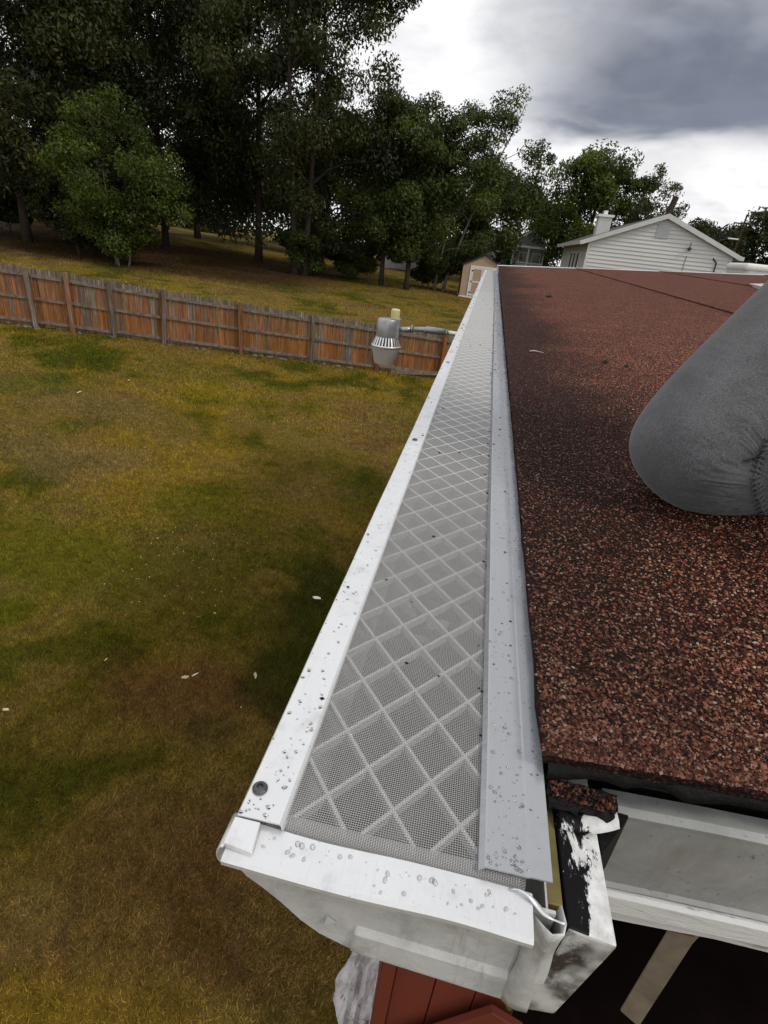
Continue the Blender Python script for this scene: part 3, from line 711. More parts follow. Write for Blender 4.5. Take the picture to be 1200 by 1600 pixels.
for k in range(4):
    y0, y1 = bounds[k]+(0.0 if k == 0 else 0.002), bounds[k+1]-0.002
    P = empty('gutter_guard', (0, y0, g0(y0))); tag(P, panel_labels[k], 'gutter guard', 'gutter guard panels'); panels.append(P)
    inv = Matrix.Translation((0, -y0, -g0(y0)))
    def pp(o): o.parent = P; o.matrix_parent_inverse = inv; return o
    pitch = [0.00122, 0.0026, 0.004, 0.005][k]
    if k == 0:
        me = wires(0.1745, 0.95, True, 0.00122, 0); s = pp(link('wire_screen', me, M_wire)); s['kind'] = 'stuff'
        me = wires(0.951, y1, False, 0.0020, 0); s = pp(link('wire_screen', me, M_wire)); s['kind'] = 'stuff'
    else:
        s = pp(link('wire_screen', wires(y0, y1, False, pitch, 0), M_wire)); s['kind'] = 'stuff'
    pp(link('diamond_lattice', lattice(y0+(.0078 if k == 0 else .001), y1), M_lattice))
    ys = np.linspace(y0 if k else y0+0.0005, y1, 60)
    # front strip
    pr = [(-0.0797, 0.0010), (-0.0797, 0.0046), (-0.0790, 0.0053), (-0.0570, 0.0062), (-0.0555, 0.0052), (-0.0548, 0.0020)]
    mb = MB(); n = len(pr); V = []; F = []
    for y in ys:
        for x, z in pr: V.append((x+wob(y), y, z+g0(y)+wob(y+.3, .6)))
    for j in range(len(ys)-1):
        for i in range(n-1): F.append((j*n+i, j*n+i+1, (j+1)*n+i+1, (j+1)*n+i))
    o = pp(link('front_flange', mesh_py(V, F), M_white)); solid(o, .0011)
    # rear extrusion: bevelled edge, flat, small rise towards the roofing
    pr = [(0.0425, 0.0022), (0.0425, 0.0048), (0.0452, 0.0076), (0.0460, 0.0078), (0.0655, 0.0076), (0.0668, 0.0082), (0.0772, 0.0086)]
    n = len(pr); V = []; F = []
    ys2 = ys if k else np.concatenate([[0.1700], ys[1:]])
    for y in ys2:
        for i, (x, z) in enumerate(pr): V.append((x+wob(y+2), y, z+g0(y)+wob(y+1, .5)))
    for j in range(len(ys)-1):
        for i in range(n-1): F.append((j*n+i, j*n+i+1, (j+1)*n+i+1, (j+1)*n+i))
    o = pp(link('rear_flange', mesh_py(V, F), M_satin)); solid(o, .0011)
    for (sx, sy) in screws_at[k]:
        z = g0(sy)+0.0055; r = 0.0040
        m = MB().lathe([(r, z), (r*1.02, z+.0008), (r*.8, z+.0018), (r*.45, z+.0021), (r*.40, z+.0010)], sx, sy, 16, False, True)
        pp(m.build('screw', M_screw, None, False))
# water drops
def drops(parent_fn, spots, name='water_drops'):
    mb = MB(); n = 10
    for x, y, z, r, el in spots:
        V = []; F = []; a0 = random.uniform(0, 3.14); 
        for i, (rr, zz) in enumerate([(1.0, 0.0), (0.93, .20), (0.70, .40), (0.38, .50)]):
            for k in range(n):
                a = 2*math.pi*k/n; lx = r*rr*math.cos(a)*el; ly = r*rr*math.sin(a)
                V.append((x+lx*math.cos(a0)-ly*math.sin(a0), y+lx*math.sin(a0)+ly*math.cos(a0), z+zz*r))
        V.append((x, y, z+.53*r))
        for i in range(3):
            for k in range(n): F.append((i*n+k, i*n+(k+1) % n, (i+1)*n+(k+1) % n, (i+1)*n+k))
        for k in range(n): F.append((3*n+k, 3*n+(k+1) % n, 4*n))
        F.append(tuple(range(n-1, -1, -1)))
        mb.add(V, F)
    o = link(name, mesh_py(mb.v, mb.f, True), M_water); o['kind'] = 'stuff'; parent_fn(o); return o
inv0 = Matrix.Translation((0, -bounds[0], -g0(bounds[0])))
def pp0(o): o.parent = panels[0]; o.matrix_parent_inverse = inv0; return o
sp = []
for _ in range(230):
    y = 0.168+1.1*random.random()**1.6; x = random.uniform(-0.0785, -0.058); sp.append((x, y, g0(y)+0.0054+0.0008*(x+.079)/.022, random.choice([.0003, .0004, .0005, .0006, .0008, .0011]), random.uniform(1, 1.5)))
drops(pp0, sp)
sp = []
for _ in range(330):
    y = 0.172+1.0*random.random()**1.7; x = random.uniform(0.0465, 0.0660); sp.append((x, y, g0(y)+0.0077, random.choice([.0003, .0003, .0004, .0005, .0007, .0011]), random.uniform(1, 1.25)))
for _ in range(60):
    y = 0.172+.5*random.random(); x = random.uniform(0.069, 0.0745); sp.append((x, y, g0(y)+0.0086, random.choice([.0003, .0004, .0007]), 1.1))
drops(pp0, sp)
sp = []
for _ in range(150):
    y = random.uniform(.1500, .1640); x = random.uniform(-0.077, 0.067); sp.append((x, y, -0.0005+0.0012*(y-.149)/.016, random.choice([.0003, .0004, .0006, .0008, .0011, .0014]), random.uniform(1, 1.6)))
drops(gp, sp)
# grit and specks lying on the screens and flanges
def grit(P, inv, y0, y1, n):
    mb = MB()
    for _ in range(n):
        y = y0+(y1-y0)*random.random()**1.3; x = random.choice([random.uniform(LW, RW), random.uniform(.047, .074), random.uniform(-.078, -.058), random.uniform(.038, .043)]); z = g0(y)+(.0036 if LW < x < .043 else .0078 if x > 0 else .0062); r = random.uniform(.0005, .0013)*(1+.5*y)
        mb.add([(x+r*1.4, y, z), (x, y+r, z), (x-r*1.2, y, z), (x, y-r, z), (x, y, z+r*.8)], [(0, 1, 4), (1, 2, 4), (2, 3, 4), (3, 0, 4), (3, 2, 1, 0)])
    o = link('grit_specks', mesh_py(mb.v, mb.f), M_tar, P); o.matrix_parent_inverse = inv; o['kind'] = 'stuff'
grit(panels[0], inv0, .25, 2.0, 110)
grit(panels[1], Matrix.Translation((0, -bounds[1]-.002, -g0(bounds[1]+.002))), 2.1, 3.9, 30)
# wet leaf scraps caught under the screen
for (x, y, s, a) in [(0.004, 0.372, .010, .4), (-0.022, 0.388, .011, 2.0), (0.030, 0.381, .008, 1.1), (-0.006, .352, .006, 2.6)]:
    V = []; F = []; n = 12
    V.append((0, 0, .001))
    for k in range(n):
        an = 2*math.pi*k/n; r = s*(1+.35*math.cos(an*3+a))*(0.7+.3*abs(math.cos(an))); V.append((r*math.cos(an), r*.7*math.sin(an), .002*math.sin(an*2)))
    F = [(0, 1+k, 1+(k+1) % n) for k in range(n)]
    o = link('leaf_scrap', mesh_py(V, F), simple('leaf_scrap', (0.42, 0.38, 0.31), .5, 0, .3, 200) if 'leaf_scrap' not in bpy.data.materials else bpy.data.materials['leaf_scrap']); solid(o, .0004)
    o.location = (x, y, g0(y)-0.012); o.rotation_euler = (.15, -.1, a)
    tag(o, 'pale wet leaf scrap trapped below the gutter screen', 'leaf', 'leaf scraps under the gutter screen')

# ------------------------------------------------------------------ things on the roof
def lump(name, x, y, s, label, group, m):
    V = []; F = []; nu, nv = 9, 6
    for i in range(nv+1):
        ph = math.pi*i/nv
        for k in range(nu):
            an = 2*math.pi*k/nu; r = s*(1+random.uniform(-.25, .25)); V.append((r*1.4*math.sin(ph)*math.cos(an), r*math.sin(ph)*math.sin(an), r*.55*math.cos(ph)))
    for i in range(nv):
        for k in range(nu): F.append((i*nu+k, i*nu+(k+1) % nu, (i+1)*nu+(k+1) % nu, (i+1)*nu+k))
    o = link(name, mesh_py(V, F), m); o.location = (x, y, rz(x, y)+s*.4); o.rotation_euler = (0, 0, random.uniform(0, 6))
    return tag(o, label, 'debris', group)
M_debris = simple('dark_debris', (0.025, 0.018, 0.014), .8, 0, .4, 60)
lump('debris_clod', 0.314, 1.456, .0075, 'larger dark clod lying on the brown roof left of the knee', 'dark clods on the roof', M_debris)
lump('debris_clod', 0.356, 1.414, .0058, 'smaller dark clod on the brown roof, closest to the knee', 'dark clods on the roof', M_debris)
lump('debris_clod', 0.33, 3.3, .012, 'dark clod far along the roof near the gutter', 'dark clods on the roof', M_debris)
o = MB().tube([(0, 0, 0), (.012, .002, .002), (.026, .000, .001), (.036, -.002, .001)], [.0022, .0016, .001, .0006], 6).build('twig', simple('pale_twig', (.55, .48, .40), .8), None, True)
o.location = (0.136, 1.54, rz(.136, 1.54)+.003); tag(o, 'pale little twig on the roof close to the gutter', 'twig')
# raised white-edged hatch on the roof behind the knee
hx, hy = 2.36, 4.62
hatch = empty('roof_hatch', (hx, hy, rz(hx, hy))); tag(hatch, 'low roof hatch with a white metal edge beyond the knee', 'roof hatch')
hatch.rotation_euler = (rad(1.1), rad(-4.1), rad(-14))
M_hatch = simple('grey_hatch_cover', (.42, .43, .45), .5, 0, .1, 4)
for nm, mb, m in [('curb', MB().box(-.43, .5, -.55, .55, -.03, .028), M_white), ('cover', MB().add([(-.38, -.50, .0285), (.47, -.50, .0285), (.47, .50, .0285), (-.38, .50, .0285), (-.36, -.48, .033), (.45, -.48, .033), (.45, .48, .033), (-.36, .48, .033)], [(0, 1, 5, 4), (1, 2, 6, 5), (2, 3, 7, 6), (3, 0, 4, 7), (4, 5, 6, 7)]), M_hatch)]:
    o = mb.build(nm, m, hatch); recalc(o)

# ------------------------------------------------------------------ the kneeling person (only the leg is in frame)
def f_jean(t):
    p = t.obj(); wv = t.noise(t.scale(p, (1600, 1600, 420)), 1.0, 2.0, 0.5); w2 = t.noise(t.scale(p, (420, 1600, 1600)), 1.0, 2.0, 0.5); n = t.noise(p, 30, 5, .6); f = t.noise(p, 7, 3, .5)
    th = t.math('ADD', t.math('MULTIPLY', wv, .5), t.math('MULTIPLY', w2, .5))
    c = t.mix(t.sstep(th, .38, .62), (0.070, 0.071, 0.076), (0.150, 0.151, 0.158))
    c = t.mix(1.0, c, t.ramp(n, [(.3, .82), (.7, 1.15)]), 'MULTIPLY')
    wr = t.noise(t.scale(p, (14, 5, 14)), 1.0, 3.0, .5, .6)
    dv = t.n('ShaderNodeVectorMath', dict(operation='SUBTRACT'), i0=t.pos(), i1=(0.345, 0.60, 0.085)).outputs[0]
    nrm = t.n('ShaderNodeVectorMath', dict(operation='NORMALIZE'), i0=dv).outputs[0]; ln = t.n('ShaderNodeVectorMath', dict(operation='LENGTH'), i0=dv).outputs['Value']
    fold = t.math('MULTIPLY', t.noise(t.scale(nrm, (7, 7, 7)), 1.0, 2.0, .5, .5), t.sstep(ln, .17, .05))
    h = t.math('ADD', t.math('MULTIPLY', th, .004), t.math('ADD', t.math('MULTIPLY', wr, .24), t.math('MULTIPLY', fold, .5)))
    return pbr(t, c, 0.9, 0, t.bump(h, 0.6, 0.035), 0.15, Sheen_Weight=0.2)
M_jean = mat('grey_denim', f_jean)
M_skin = simple('skin', (.42, .25, .18), .5, 0, .1, 12); M_shirt = simple('dark_shirt', (.05, .055, .065), .85, 0, .2, 30); M_hair = simple('brown_hair', (.03, .02, .014), .6); M_boot = simple('work_boot', (.07, .05, .035), .6)
def skin_mesh(name, nodes, edges, m, parent=None, sub=2):
    me = bpy.data.meshes.new('m'); me.from_pydata([n[0] for n in nodes], edges, []); me.update()
    o = link(name, me, m, parent)
    sm = o.modifiers.new('skin', 'SKIN'); sm.use_smooth_shade = True
    for i, n in enumerate(nodes):
        r = n[1]; v = me.skin_vertices[0].data[i]; v.radius = (r, r) if not hasattr(r, '__len__') else r; v.use_root = (i == 0)
    ss = o.modifiers.new('sub', 'SUBSURF'); ss.levels = sub; ss.render_levels = sub
    return o
K = Vector((0.230, 0.612, 0.099))
per = empty('person', (0.75, 0.75, rz(.75, .75)))
tag(per, 'person in grey jeans kneeling on the brown roof', 'person')
TD = Vector((0.58, 0.36, 0.64)).normalized()      # knee to hip
Hr = K+TD*0.43; Hl = Hr+Vector((.16, -.20, .02)); Pel = (Hr+Hl)/2+Vector((.02, .0, .05))
pinv = Matrix.Translation((-.75, -.75, -rz(.75, .75)))
def pe(o): o.matrix_parent_inverse = pinv; return o
Kl = Hl+Vector((-.16, -.26, -.24)); Al = Vector((Kl.x+.30, Kl.y+.02, rz(Kl.x+.3, Kl.y)+.08))
Kl.z = max(Kl.z, rz(Kl.x, Kl.y)+.10)
def lerp(a, b, s): return tuple(a+(b-a)*s)
Ar = K+Vector((0.40, 0.13, 0)); Ar.z = rz(Ar.x, Ar.y)+.055
nodes = [(tuple(Pel), .125), (tuple(Hr), .092), (lerp(Hr, K, .35), .084), (lerp(Hr, K, .65), .077), (lerp(Hr, K, .88), .072), (tuple(K+Vector((-.004, 0, 0))), .068), (tuple(K+Vector((.035, .008, -.030))), .060),
         (lerp(K, Ar, .35), .058), (lerp(K, Ar, .65), .060), (tuple(Ar), .046), (tuple(Ar+Vector((.05, .02, 0))), .05),
         (tuple(Hl), .098), (lerp(Hl, Kl, .5), .085), (tuple(Kl), .066), (lerp(Kl, Al, .45), .058), (tuple(Al), .045), (tuple(Pel+Vector((.02, 0, .10))), .13)]
nodes[7] = (tuple(Vector(nodes[7][0])+Vector((0, 0, -.015))), .056)
edges = [(0, 1), (1, 2), (2, 3), (3, 4), (4, 5), (5, 6), (6, 7), (7, 8), (8, 9), (9, 10), (0, 11), (11, 12), (12, 13), (13, 14), (14, 15), (0, 16)]
T0 = Pel+Vector((.02, 0, .10)); T1 = T0+Vector((.02, .0, .20)); T2 = T1+Vector((-.03, 0, .20)); Nk = T2+Vector((-.05, 0, .12)); Hd = Nk+Vector((-.05, 0, .13))
Sr = T2+Vector((0, .17, .03)); Sl = T2+Vector((0, -.17, .03)); Er = Sr+Vector((-.03, .05, -.28)); Wr = Er+Vector((-.22, -.05, -.14)); El = Sl+Vector((-.10, -.10, -.24)); Wl = El+Vector((-.20, .0, .10))
body = [(tuple(T0), .115), (tuple(T1), .12), (tuple(T2), .125), (tuple(Nk), .052), (tuple(Nk+Vector((-.02, 0, .04))), .06), (tuple(Hd), .088), (tuple(Hd+Vector((0, 0, .06))), .07),
        (tuple(Sr), .06), (tuple(Er), .042), (tuple(Wr), .03), (tuple(Wr+Vector((-.08, 0, -.03))), .035), (tuple(Sl), .06), (tuple(El), .042), (tuple(Wl), .03), (tuple(Wl+Vector((-.08, 0, .01))), .035)]
bo = pe(skin_mesh('body', body, [(0, 1), (1, 2), (2, 3), (3, 4), (4, 5), (5, 6), (2, 7), (7, 8), (8, 9), (9, 10), (2, 11), (11, 12), (12, 13), (13, 14)], M_skin, per))
sh = [(tuple(T0+Vector((0, 0, -.03))), .132), (tuple(T1), .136), (tuple(T2), .14), (tuple(Sr), .075), (lerp(Sr, Er, .8), .058), (tuple(Sl), .075), (lerp(Sl, El, .8), .058)]
pe(skin_mesh('shirt', sh, [(0, 1), (1, 2), (2, 3), (3, 4), (2, 5), (5, 6)], M_shirt, per))
jo = pe(skin_mesh('jeans', nodes, edges, M_jean, per, 3)); jo['label'] = 'grey denim trouser leg, creased behind the knee'
def seam():
    from mathutils.bvhtree import BVHTree
    dg = bpy.context.evaluated_depsgraph_get(); dg.update(); bv = BVHTree.FromObject(jo, dg)
    eye = Vector((0.0, 0.0, 0.27)); pts = []
    aim = [Vector(a) for a in ((0.300, .585, .135), (.292, .572, .118), (.290, .562, .100), (.296, .556, .084), (.306, .552, .070), (.318, .552, .060))]
    fine = []
    for a, b in zip(aim[:-1], aim[1:]):
        for q in range(8): fine.append(a.lerp(b, q/8))
    for a in fine:
        h = bv.ray_cast(eye, (a-eye).normalized())
        if h[0] is not None: pts.append((h[0], h[1]))
    if len(pts) < 6: return
    o = MB().tube([p+n*.0006 for p, n in pts], .0019, 6).build('seam', M_jean, per, True); pe(o)
    for k in range(0, len(pts)-1, 2):
        p, n = pts[k]; d = (pts[k+1][0]-p).normalized(); c = n.cross(d)
        o = MB().tube([p+n*.0012+c*.006, p+n*.0030, p+n*.0012-c*.006], [.0009, .0016, .0009], 5).build('pucker', M_jean, per, True); pe(o)
bpy.context.view_layer.update(); seam()
pe(skin_mesh('hair', [(tuple(Hd+Vector((.02, 0, .03))), .088), (tuple(Hd+Vector((.02, 0, .07))), .07)], [(0, 1)], M_hair, per))
bt = Ar+Vector((.05, .02, -.005))
pe(skin_mesh('boot', [(tuple(bt), .05), (tuple(bt+Vector((.08, .02, .01))), .046), (tuple(bt+Vector((.12, .03, -.01))), .04)], [(0, 1), (1, 2)], M_boot, per))
bt = Al
pe(skin_mesh('boot', [(tuple(bt+Vector((0, 0, .0))), .045), (tuple(bt+Vector((.0, 0, -.03))), .046), (tuple(bt+Vector((-.12, 0, -.035))), .04)], [(0, 1), (1, 2)], M_boot, per))

# ------------------------------------------------------------------ yard light on its arm
LX, LY = -0.752, 4.6
lamp = empty('yard_light', (LX, LY, -0.63)); tag(lamp, 'grey dusk-to-dawn yard light on an arm sticking out under the gutter', 'lamp')
linv = Matrix.Translation((-LX, -LY, .63))
def lp(o): o.matrix_parent_inverse = linv; return o
M_galv = simple('galvanised_housing', (.34, .36, .38), .38, .55, .2, 18); M_alu = simple('bright_aluminium', (.72, .73, .74), .3, .6, .1, 20)
M_cell = simple('yellowed_photocell', (.62, .56, .30), .5)
M_lens = mat('frosted_lens', lambda t: pbr(t, (.80, .80, .77), .35, 0, None, .5, Transmission_Weight=.55))
o = MB().lathe([(.086, -.415), (.089, -.40), (.089, -.285), (.083, -.272), (.06, -.268)], LX, LY, 32).build('housing', M_galv, lamp, True); o.modifiers.new('e', 'EDGE_SPLIT').split_angle = rad(40); lp(o)
lp(MB().box(LX+.055, LX+.100, LY-.04, LY+.04, -.41, -.264).build('ballast_cover', M_galv, lamp))
lp(MB().lathe([(.034, -.266), (.036, -.235), (.036, -.198), (.030, -.190)], LX+.052, LY, 20).build('photocell', M_cell, lamp, False))
lp(MB().lathe([(.086, -.474), (.072, -.414)], LX, LY, 32, False, False).build('reflector', M_dark, lamp))
for k in range(26):
    a = 2*math.pi*k/26; m = MB(); ca, sa = math.cos(a), math.sin(a)
    def q(r, w, z): return (LX+r*ca-w*sa, LY+r*sa+w*ca, z)
    m.add([q(.080, -.006, -.412), q(.080, .006, -.412), q(.092, .006, -.412), q(.092, -.006, -.412), q(.106, -.006, -.474), q(.106, .006, -.474), q(.117, .006, -.474), q(.117, -.006, -.474)],
          [(0, 1, 2, 3), (7, 6, 5, 4), (0, 4, 5, 1), (1, 5, 6, 2), (2, 6, 7, 3), (3, 7, 4, 0)])
    o = lp(m.build('reflector_fin', M_alu, lamp)); recalc(o)
lp(MB().lathe([(.108, -.474), (.122, -.476), (.123, -.486), (.116, -.491), (.105, -.486)], LX, LY, 36, False, False).build('rim', M_white, lamp, True))
V = []; F = []; n = 60
for (r, z) in [(.114, -.487), (.107, -.52), (.098, -.56), (.088, -.605), (.083, -.626)]:
    for k in range(n):
        a = 2*math.pi*k/n; rr = r*(1+(.012 if k % 2 else -.012)); V.append((LX+rr*math.cos(a), LY+rr*math.sin(a), z))
for i in range(4):
    for k in range(n): F.append((i*n+k, i*n+(k+1) % n, (i+1)*n+(k+1) % n, (i+1)*n+k))
o = link('lens', mesh_py(V, F), M_lens, lamp); solid(o, .002); lp(o)
lp(MB().tube([(LX+.085, LY, -.338), (LX+.14, LY, -.338), (LX+.19, LY, -.331)], [.022, .020, .024], 14).build('arm_socket', M_galv, lamp, True))
lp(MB().tube([(LX+.18, LY, -.331), (LX+.30, LY, -.318), (LX+.42, LY, -.316)], .0200, 14).build('arm_pipe', M_galv, lamp, True))
lp(MB().tube([(LX+.305, LY, -.318), (LX+.315, LY, -.317), (LX+.47, LY, -.317), (LX+.475, LY, -.317)], [.020, .027, .027, .02], 14).build('arm_sleeve', M_galv, lamp, True))
lp(MB().tube([(LX+.47, LY, -.317), (LX+.60, LY, -.322), (LX+.80, LY, -.330)], .0190, 14).build('arm_pipe', M_alu, lamp, True))
for dx in (.195, .305, .478): lp(MB().tube([(LX+dx, LY, -.325), (LX+dx+.008, LY, -.325)], .031, 14).build('clamp', M_galv, lamp))
lp(MB().tube([(LX+.07, LY, -.40), (LX+.11, LY, -.372), (LX+.15, LY, -.352)], .006, 8).build('brace', M_galv, lamp))

# ------------------------------------------------------------------ board fence
def fy(x): return 14.0+0.27*(x+12.1)
fence = empty('board_fence', (-7, fy(-7), float(gz(-7, fy(-7))))); tag(fence, 'weathered orange and grey board fence across the lawn', 'fence')
finv = Matrix.Translation((7, -fy(-7), -float(gz(-7, fy(-7)))))
def fp(o): o.parent = fence; o.matrix_parent_inverse = finv; return o
fang = math.atan2(0.27, 1.0)
def ftop(x): return float(np.interp(x, [-16.5, -12.7, -11.2, -8.9, -6.9, -4.9, -3.0, -1.0, 2.5], [-1.02, -1.22, -1.31, -1.49, -1.62, -1.75, -1.86, -1.99, -2.16]))
bw = 0.138
board_meshes = []
for v in range(3):
    h = 1.0; c = [0.030, .034, .022][v]; w = bw/2-.003*v; cz = [.028, .022, .032][v]
    m = MB(); m.prism([(-w, 0), (w, 0), (w, h-cz), (w-c, h), (-w+c, h), (-w, h-cz)], 'y', -.009, .009); me = mesh_py(m.v, m.f); me.materials.append(M_board); board_meshes.append(me)
x = -16.2; i = 0
while x < 2.3:
    o = link('fence_board', board_meshes[random.randrange(3)]); fp(o)
    b = float(gz(x, fy(x)))+0.06+random.uniform(-.03, .03); tp = ftop(x)+random.uniform(-.016, .016)
    o.location = (x, fy(x)+0.0, b); o.scale = (1, 1, tp-b); o.rotation_euler = (random.uniform(-.006, .006), random.uniform(-.006, .006), fang+random.uniform(-.02, .02))
    x += (bw+.004)*math.cos(fang)+random.uniform(0, .003); i += 1
posts = [-14.4, -12.15, -11.22, -10.15, -8.86, -6.78, -4.80, -2.92, -1.02, 1.0]
tilts = [0, -.03, .0, .0, .05, .0, .0, .0, .0, 0]
random.seed(21)
for px, tl in zip(posts, tilts):
    b = float(gz(px, fy(px)))-.25; tp = ftop(px)+(.03 if px not in (-12.15,) else -.12)
    m = MB().box(-.045, .045, -.045, .045, 0, tp-b); o = link('fence_post', mesh_py(m.v, m.f), M_post); bevel(o, .005); fp(o); o.location = (px+.02, fy(px)-.085, b); o.rotation_euler = (0, tl*1.0, fang)
for a, bq in zip(posts[:-1], posts[1:]):
    for fr_, hh in ((.115, .075), (.505, .07), (.88, .075)):
        za = float(gz(a, fy(a)))*(1-fr_)+ftop(a)*fr_; zb = float(gz(bq, fy(bq)))*(1-fr_)+ftop(bq)*fr_
        za += random.uniform(-.012, .012); zb += random.uniform(-.012, .012); off = -.037
        V = []
        for (x, z, e) in ((a, za, .048), (bq, zb, -.048)):
            xx = x+e; y = fy(xx)+off
            V += [(xx, y-.018, z-hh/2), (xx, y+.018, z-hh/2), (xx, y+.018, z+hh/2), (xx, y-.018, z+hh/2)]
        o = link('fence_rail', mesh_py(V, [(0, 1, 2, 3), (7, 6, 5, 4), (0, 4, 5, 1), (1, 5, 6, 2), (2, 6, 7, 3), (3, 7, 4, 0)]), M_rail); recalc(o); fp(o)
# rotted kick board at the right end
V = []
o = MB().box(-.75, .75, -.012, .012, -.06, .06).build('kick_board', M_rail); fp(o); o.location = (-1.75, fy(-1.75)-.10, float(gz(-1.75, fy(-1.75)))+.12); o.rotation_euler = (0, -.05, fang)
# stones along the fence foot
M_stone = simple('pale_stone', (.15, .125, .10), .9, 0, .35, 14, .2, .01)
for k in range(26):
    x = random.uniform(-13.0, -2.5); r = random.uniform(.03, .075); m = MB()
    V = []; F = []
    for i in range(5):
        ph = math.pi*i/4
        for j in range(7): an = 2*math.pi*j/7; q = r*random.uniform(.75, 1.2); V.append((q*1.5*math.sin(ph)*math.cos(an), q*math.sin(ph)*math.sin(an), q*.6*math.cos(ph)))
    for i in range(4):
        for j in range(7): F.append((i*7+j, i*7+(j+1) % 7, (i+1)*7+(j+1) % 7, (i+1)*7+j))
    o = link('stone', mesh_py(V, F), M_stone); o.location = (x, fy(x)-random.uniform(.02, .16), float(gz2(x, fy(x)))+r*.35)
    tag(o, 'small stone lying at the foot of the board fence', 'stone', 'stones along the fence foot')

# ------------------------------------------------------------------ concrete at the house corner and leaves on the lawn
V = []; F = []; nx, ny = 12, 16
for j in range(ny+1):
    for i in range(nx+1):
        s, q = i/nx, j/ny; x = -.14+.30*s; y = 1.16+.62*q
        if i == 0: x += .05*math.sin(q*9)*random.uniform(.5, 1)
        e = min(s, 1-s*.6, q, 1-q)*6; V.append((x, y, float(gz(x, y))+.02+.11*min(1, e)+random.uniform(-.012, .012)))
for j in range(ny):
    for i in range(nx): F.append((j*(nx+1)+i, j*(nx+1)+i+1, (j+1)*(nx+1)+i+1, (j+1)*(nx+1)+i))
o = link('foundation_rubble', mesh_py(V, F), M_concrete); solid(o, .16); tag(o, 'crumbling whitewashed concrete footing at the red wall corner', 'footing')
M_fallen = mat('fallen_leaf', lambda t: pbr(t, t.mix(t.rnd(), (.62, .55, .28), (.75, .70, .58)), .7))
lm = None
V = []; F = []
for k in range(7):
    q = k/6; w = .020*math.sin(math.pi*min(1, q*.92+.06))**.8*(1.15 if k % 2 else .85); xx = -.045+.09*q
    V += [(xx, -w, .010+.008*q*q), (xx, 0, .002+.006*math.sin(q*3)), (xx, w*.9, .011)]
for k in range(6):
    for c in range(2): F.append((k*3+c, k*3+c+1, (k+1)*3+c+1, (k+1)*3+c))
V += [(-.075, .003, .004), (-.075, .001, .004)]; F.append((1, 21, 22))
lme = mesh_py(V, F); lme.materials.append(M_fallen)
leaf_spots = [(-1.97, 3.23, 'fallen leaf at the left of a pale pair on the brown patch'), (-1.90, 3.28, 'fallen leaf at the right of a pale pair on the brown patch'), (-3.02, 2.51, 'single pale fallen leaf lying furthest left in the near grass'),
              (-1.43, 3.44, 'pale fallen leaf between the brown patch and the gutter'), (-1.25, 4.72, 'pale fallen leaf in dark grass right beside the gutter'), (-7.55, 9.47, 'white fallen leaf far out on the dry straw grass')]
for k, (x, y, lb) in enumerate(leaf_spots):
    o = link('fallen_leaf', lme); o.location = (x, y, float(gz2(x, y))+.045); o.rotation_euler = (random.uniform(-.5, .5), random.uniform(-.5, .5), random.uniform(0, 6)); s = .8 if y < 4 else 1.3; o.scale = (s, s, s); tag(o, lb, 'leaf', 'fallen leaves on the lawn')
for k in range(16):
    y = random.uniform(3.2, 11); x = random.uniform(-.85*y, -.25*y-.2); o = link('fallen_leaf', lme); o.location = (x, y, float(gz2(x, y))+.045); o.rotation_euler = (random.uniform(-.6, .6), random.uniform(-.6, .6), random.uniform(0, 6)); s = random.uniform(.25, .5); o.scale = (s, s, s)
    tag(o, 'tiny pale leaf fleck scattered in the lawn grass', 'leaf', 'leaf flecks scattered on the lawn')
n = 260; y = rng.uniform(3.0, 9, n); x = -y*rng.uniform(.3, 1.0, n); cl = np.sin(x*1.7)*np.cos(y*1.3) > .35; x, y = x[cl], y[cl]; n = len(x); V = np.zeros((n, 5, 3)); r = .006
for k, (ax, ay, az) in enumerate([(r, 0, 0), (0, r, 0), (-r, 0, 0), (0, -r, 0), (0, 0, r)]): V[:, k] = np.stack([x+ax, y+ay, gz2(x, y)+.042+az], 1)
F = (np.arange(n)[:, None, None]*5+np.array([(0, 1, 4), (1, 2, 4), (2, 3, 4), (3, 0, 4)])[None]).reshape(-1, 3)
o = link('clover_flowers', mesh_np(V.reshape(-1, 3), F), simple('clover_white', (.75, .73, .66), .8)); tag(o, 'tiny white clover flowers dotted through the grass', 'flowers', kind='stuff')

# ------------------------------------------------------------------ trees
def leaves(C, R, per, size, r, droop=0.5, squash=0.75):
    C = np.asarray(C, float); n = len(C)*per; ci = np.repeat(np.arange(len(C)), per); Rr = np.asarray(R, float)[ci]
    d = r.normal(size=(n, 3)); d /= np.linalg.norm(d, axis=1)[:, None]; u = r.random(n)**0.42
    off = d*(u*Rr)[:, None]; off[:, 2] *= squash; p = C[ci]+off
    out = d*np.array([1, 1, .5]); nrm = out*.7+r.normal(size=(n, 3))*.55+np.array([0, 0, .55]); nrm /= np.linalg.norm(nrm, axis=1)[:, None]
    tn = r.normal(size=(n, 3))+np.array([0, 0, -1.6*droop]); tn -= nrm*np.sum(tn*nrm, 1)[:, None]; tn /= np.linalg.norm(tn, axis=1)[:, None]
    b = np.cross(nrm, tn); L = size*r.uniform(.6, 1.35, n); w = L*r.uniform(.32, .5, n)
    V = np.empty((n, 4, 3)); V[:, 0] = p-tn*(L*.5)[:, None]; V[:, 1] = p+b*(w*.5)[:, None]; V[:, 2] = p+tn*(L*.5)[:, None]; V[:, 3] = p-b*(w*.5)[:, None]
    F = np.arange(n*4).reshape(n, 4); clump = r.random(len(C))[ci]
    return V.reshape(-1, 3), F, np.clip(.6*clump+.4*r.random(n), 0, 1)
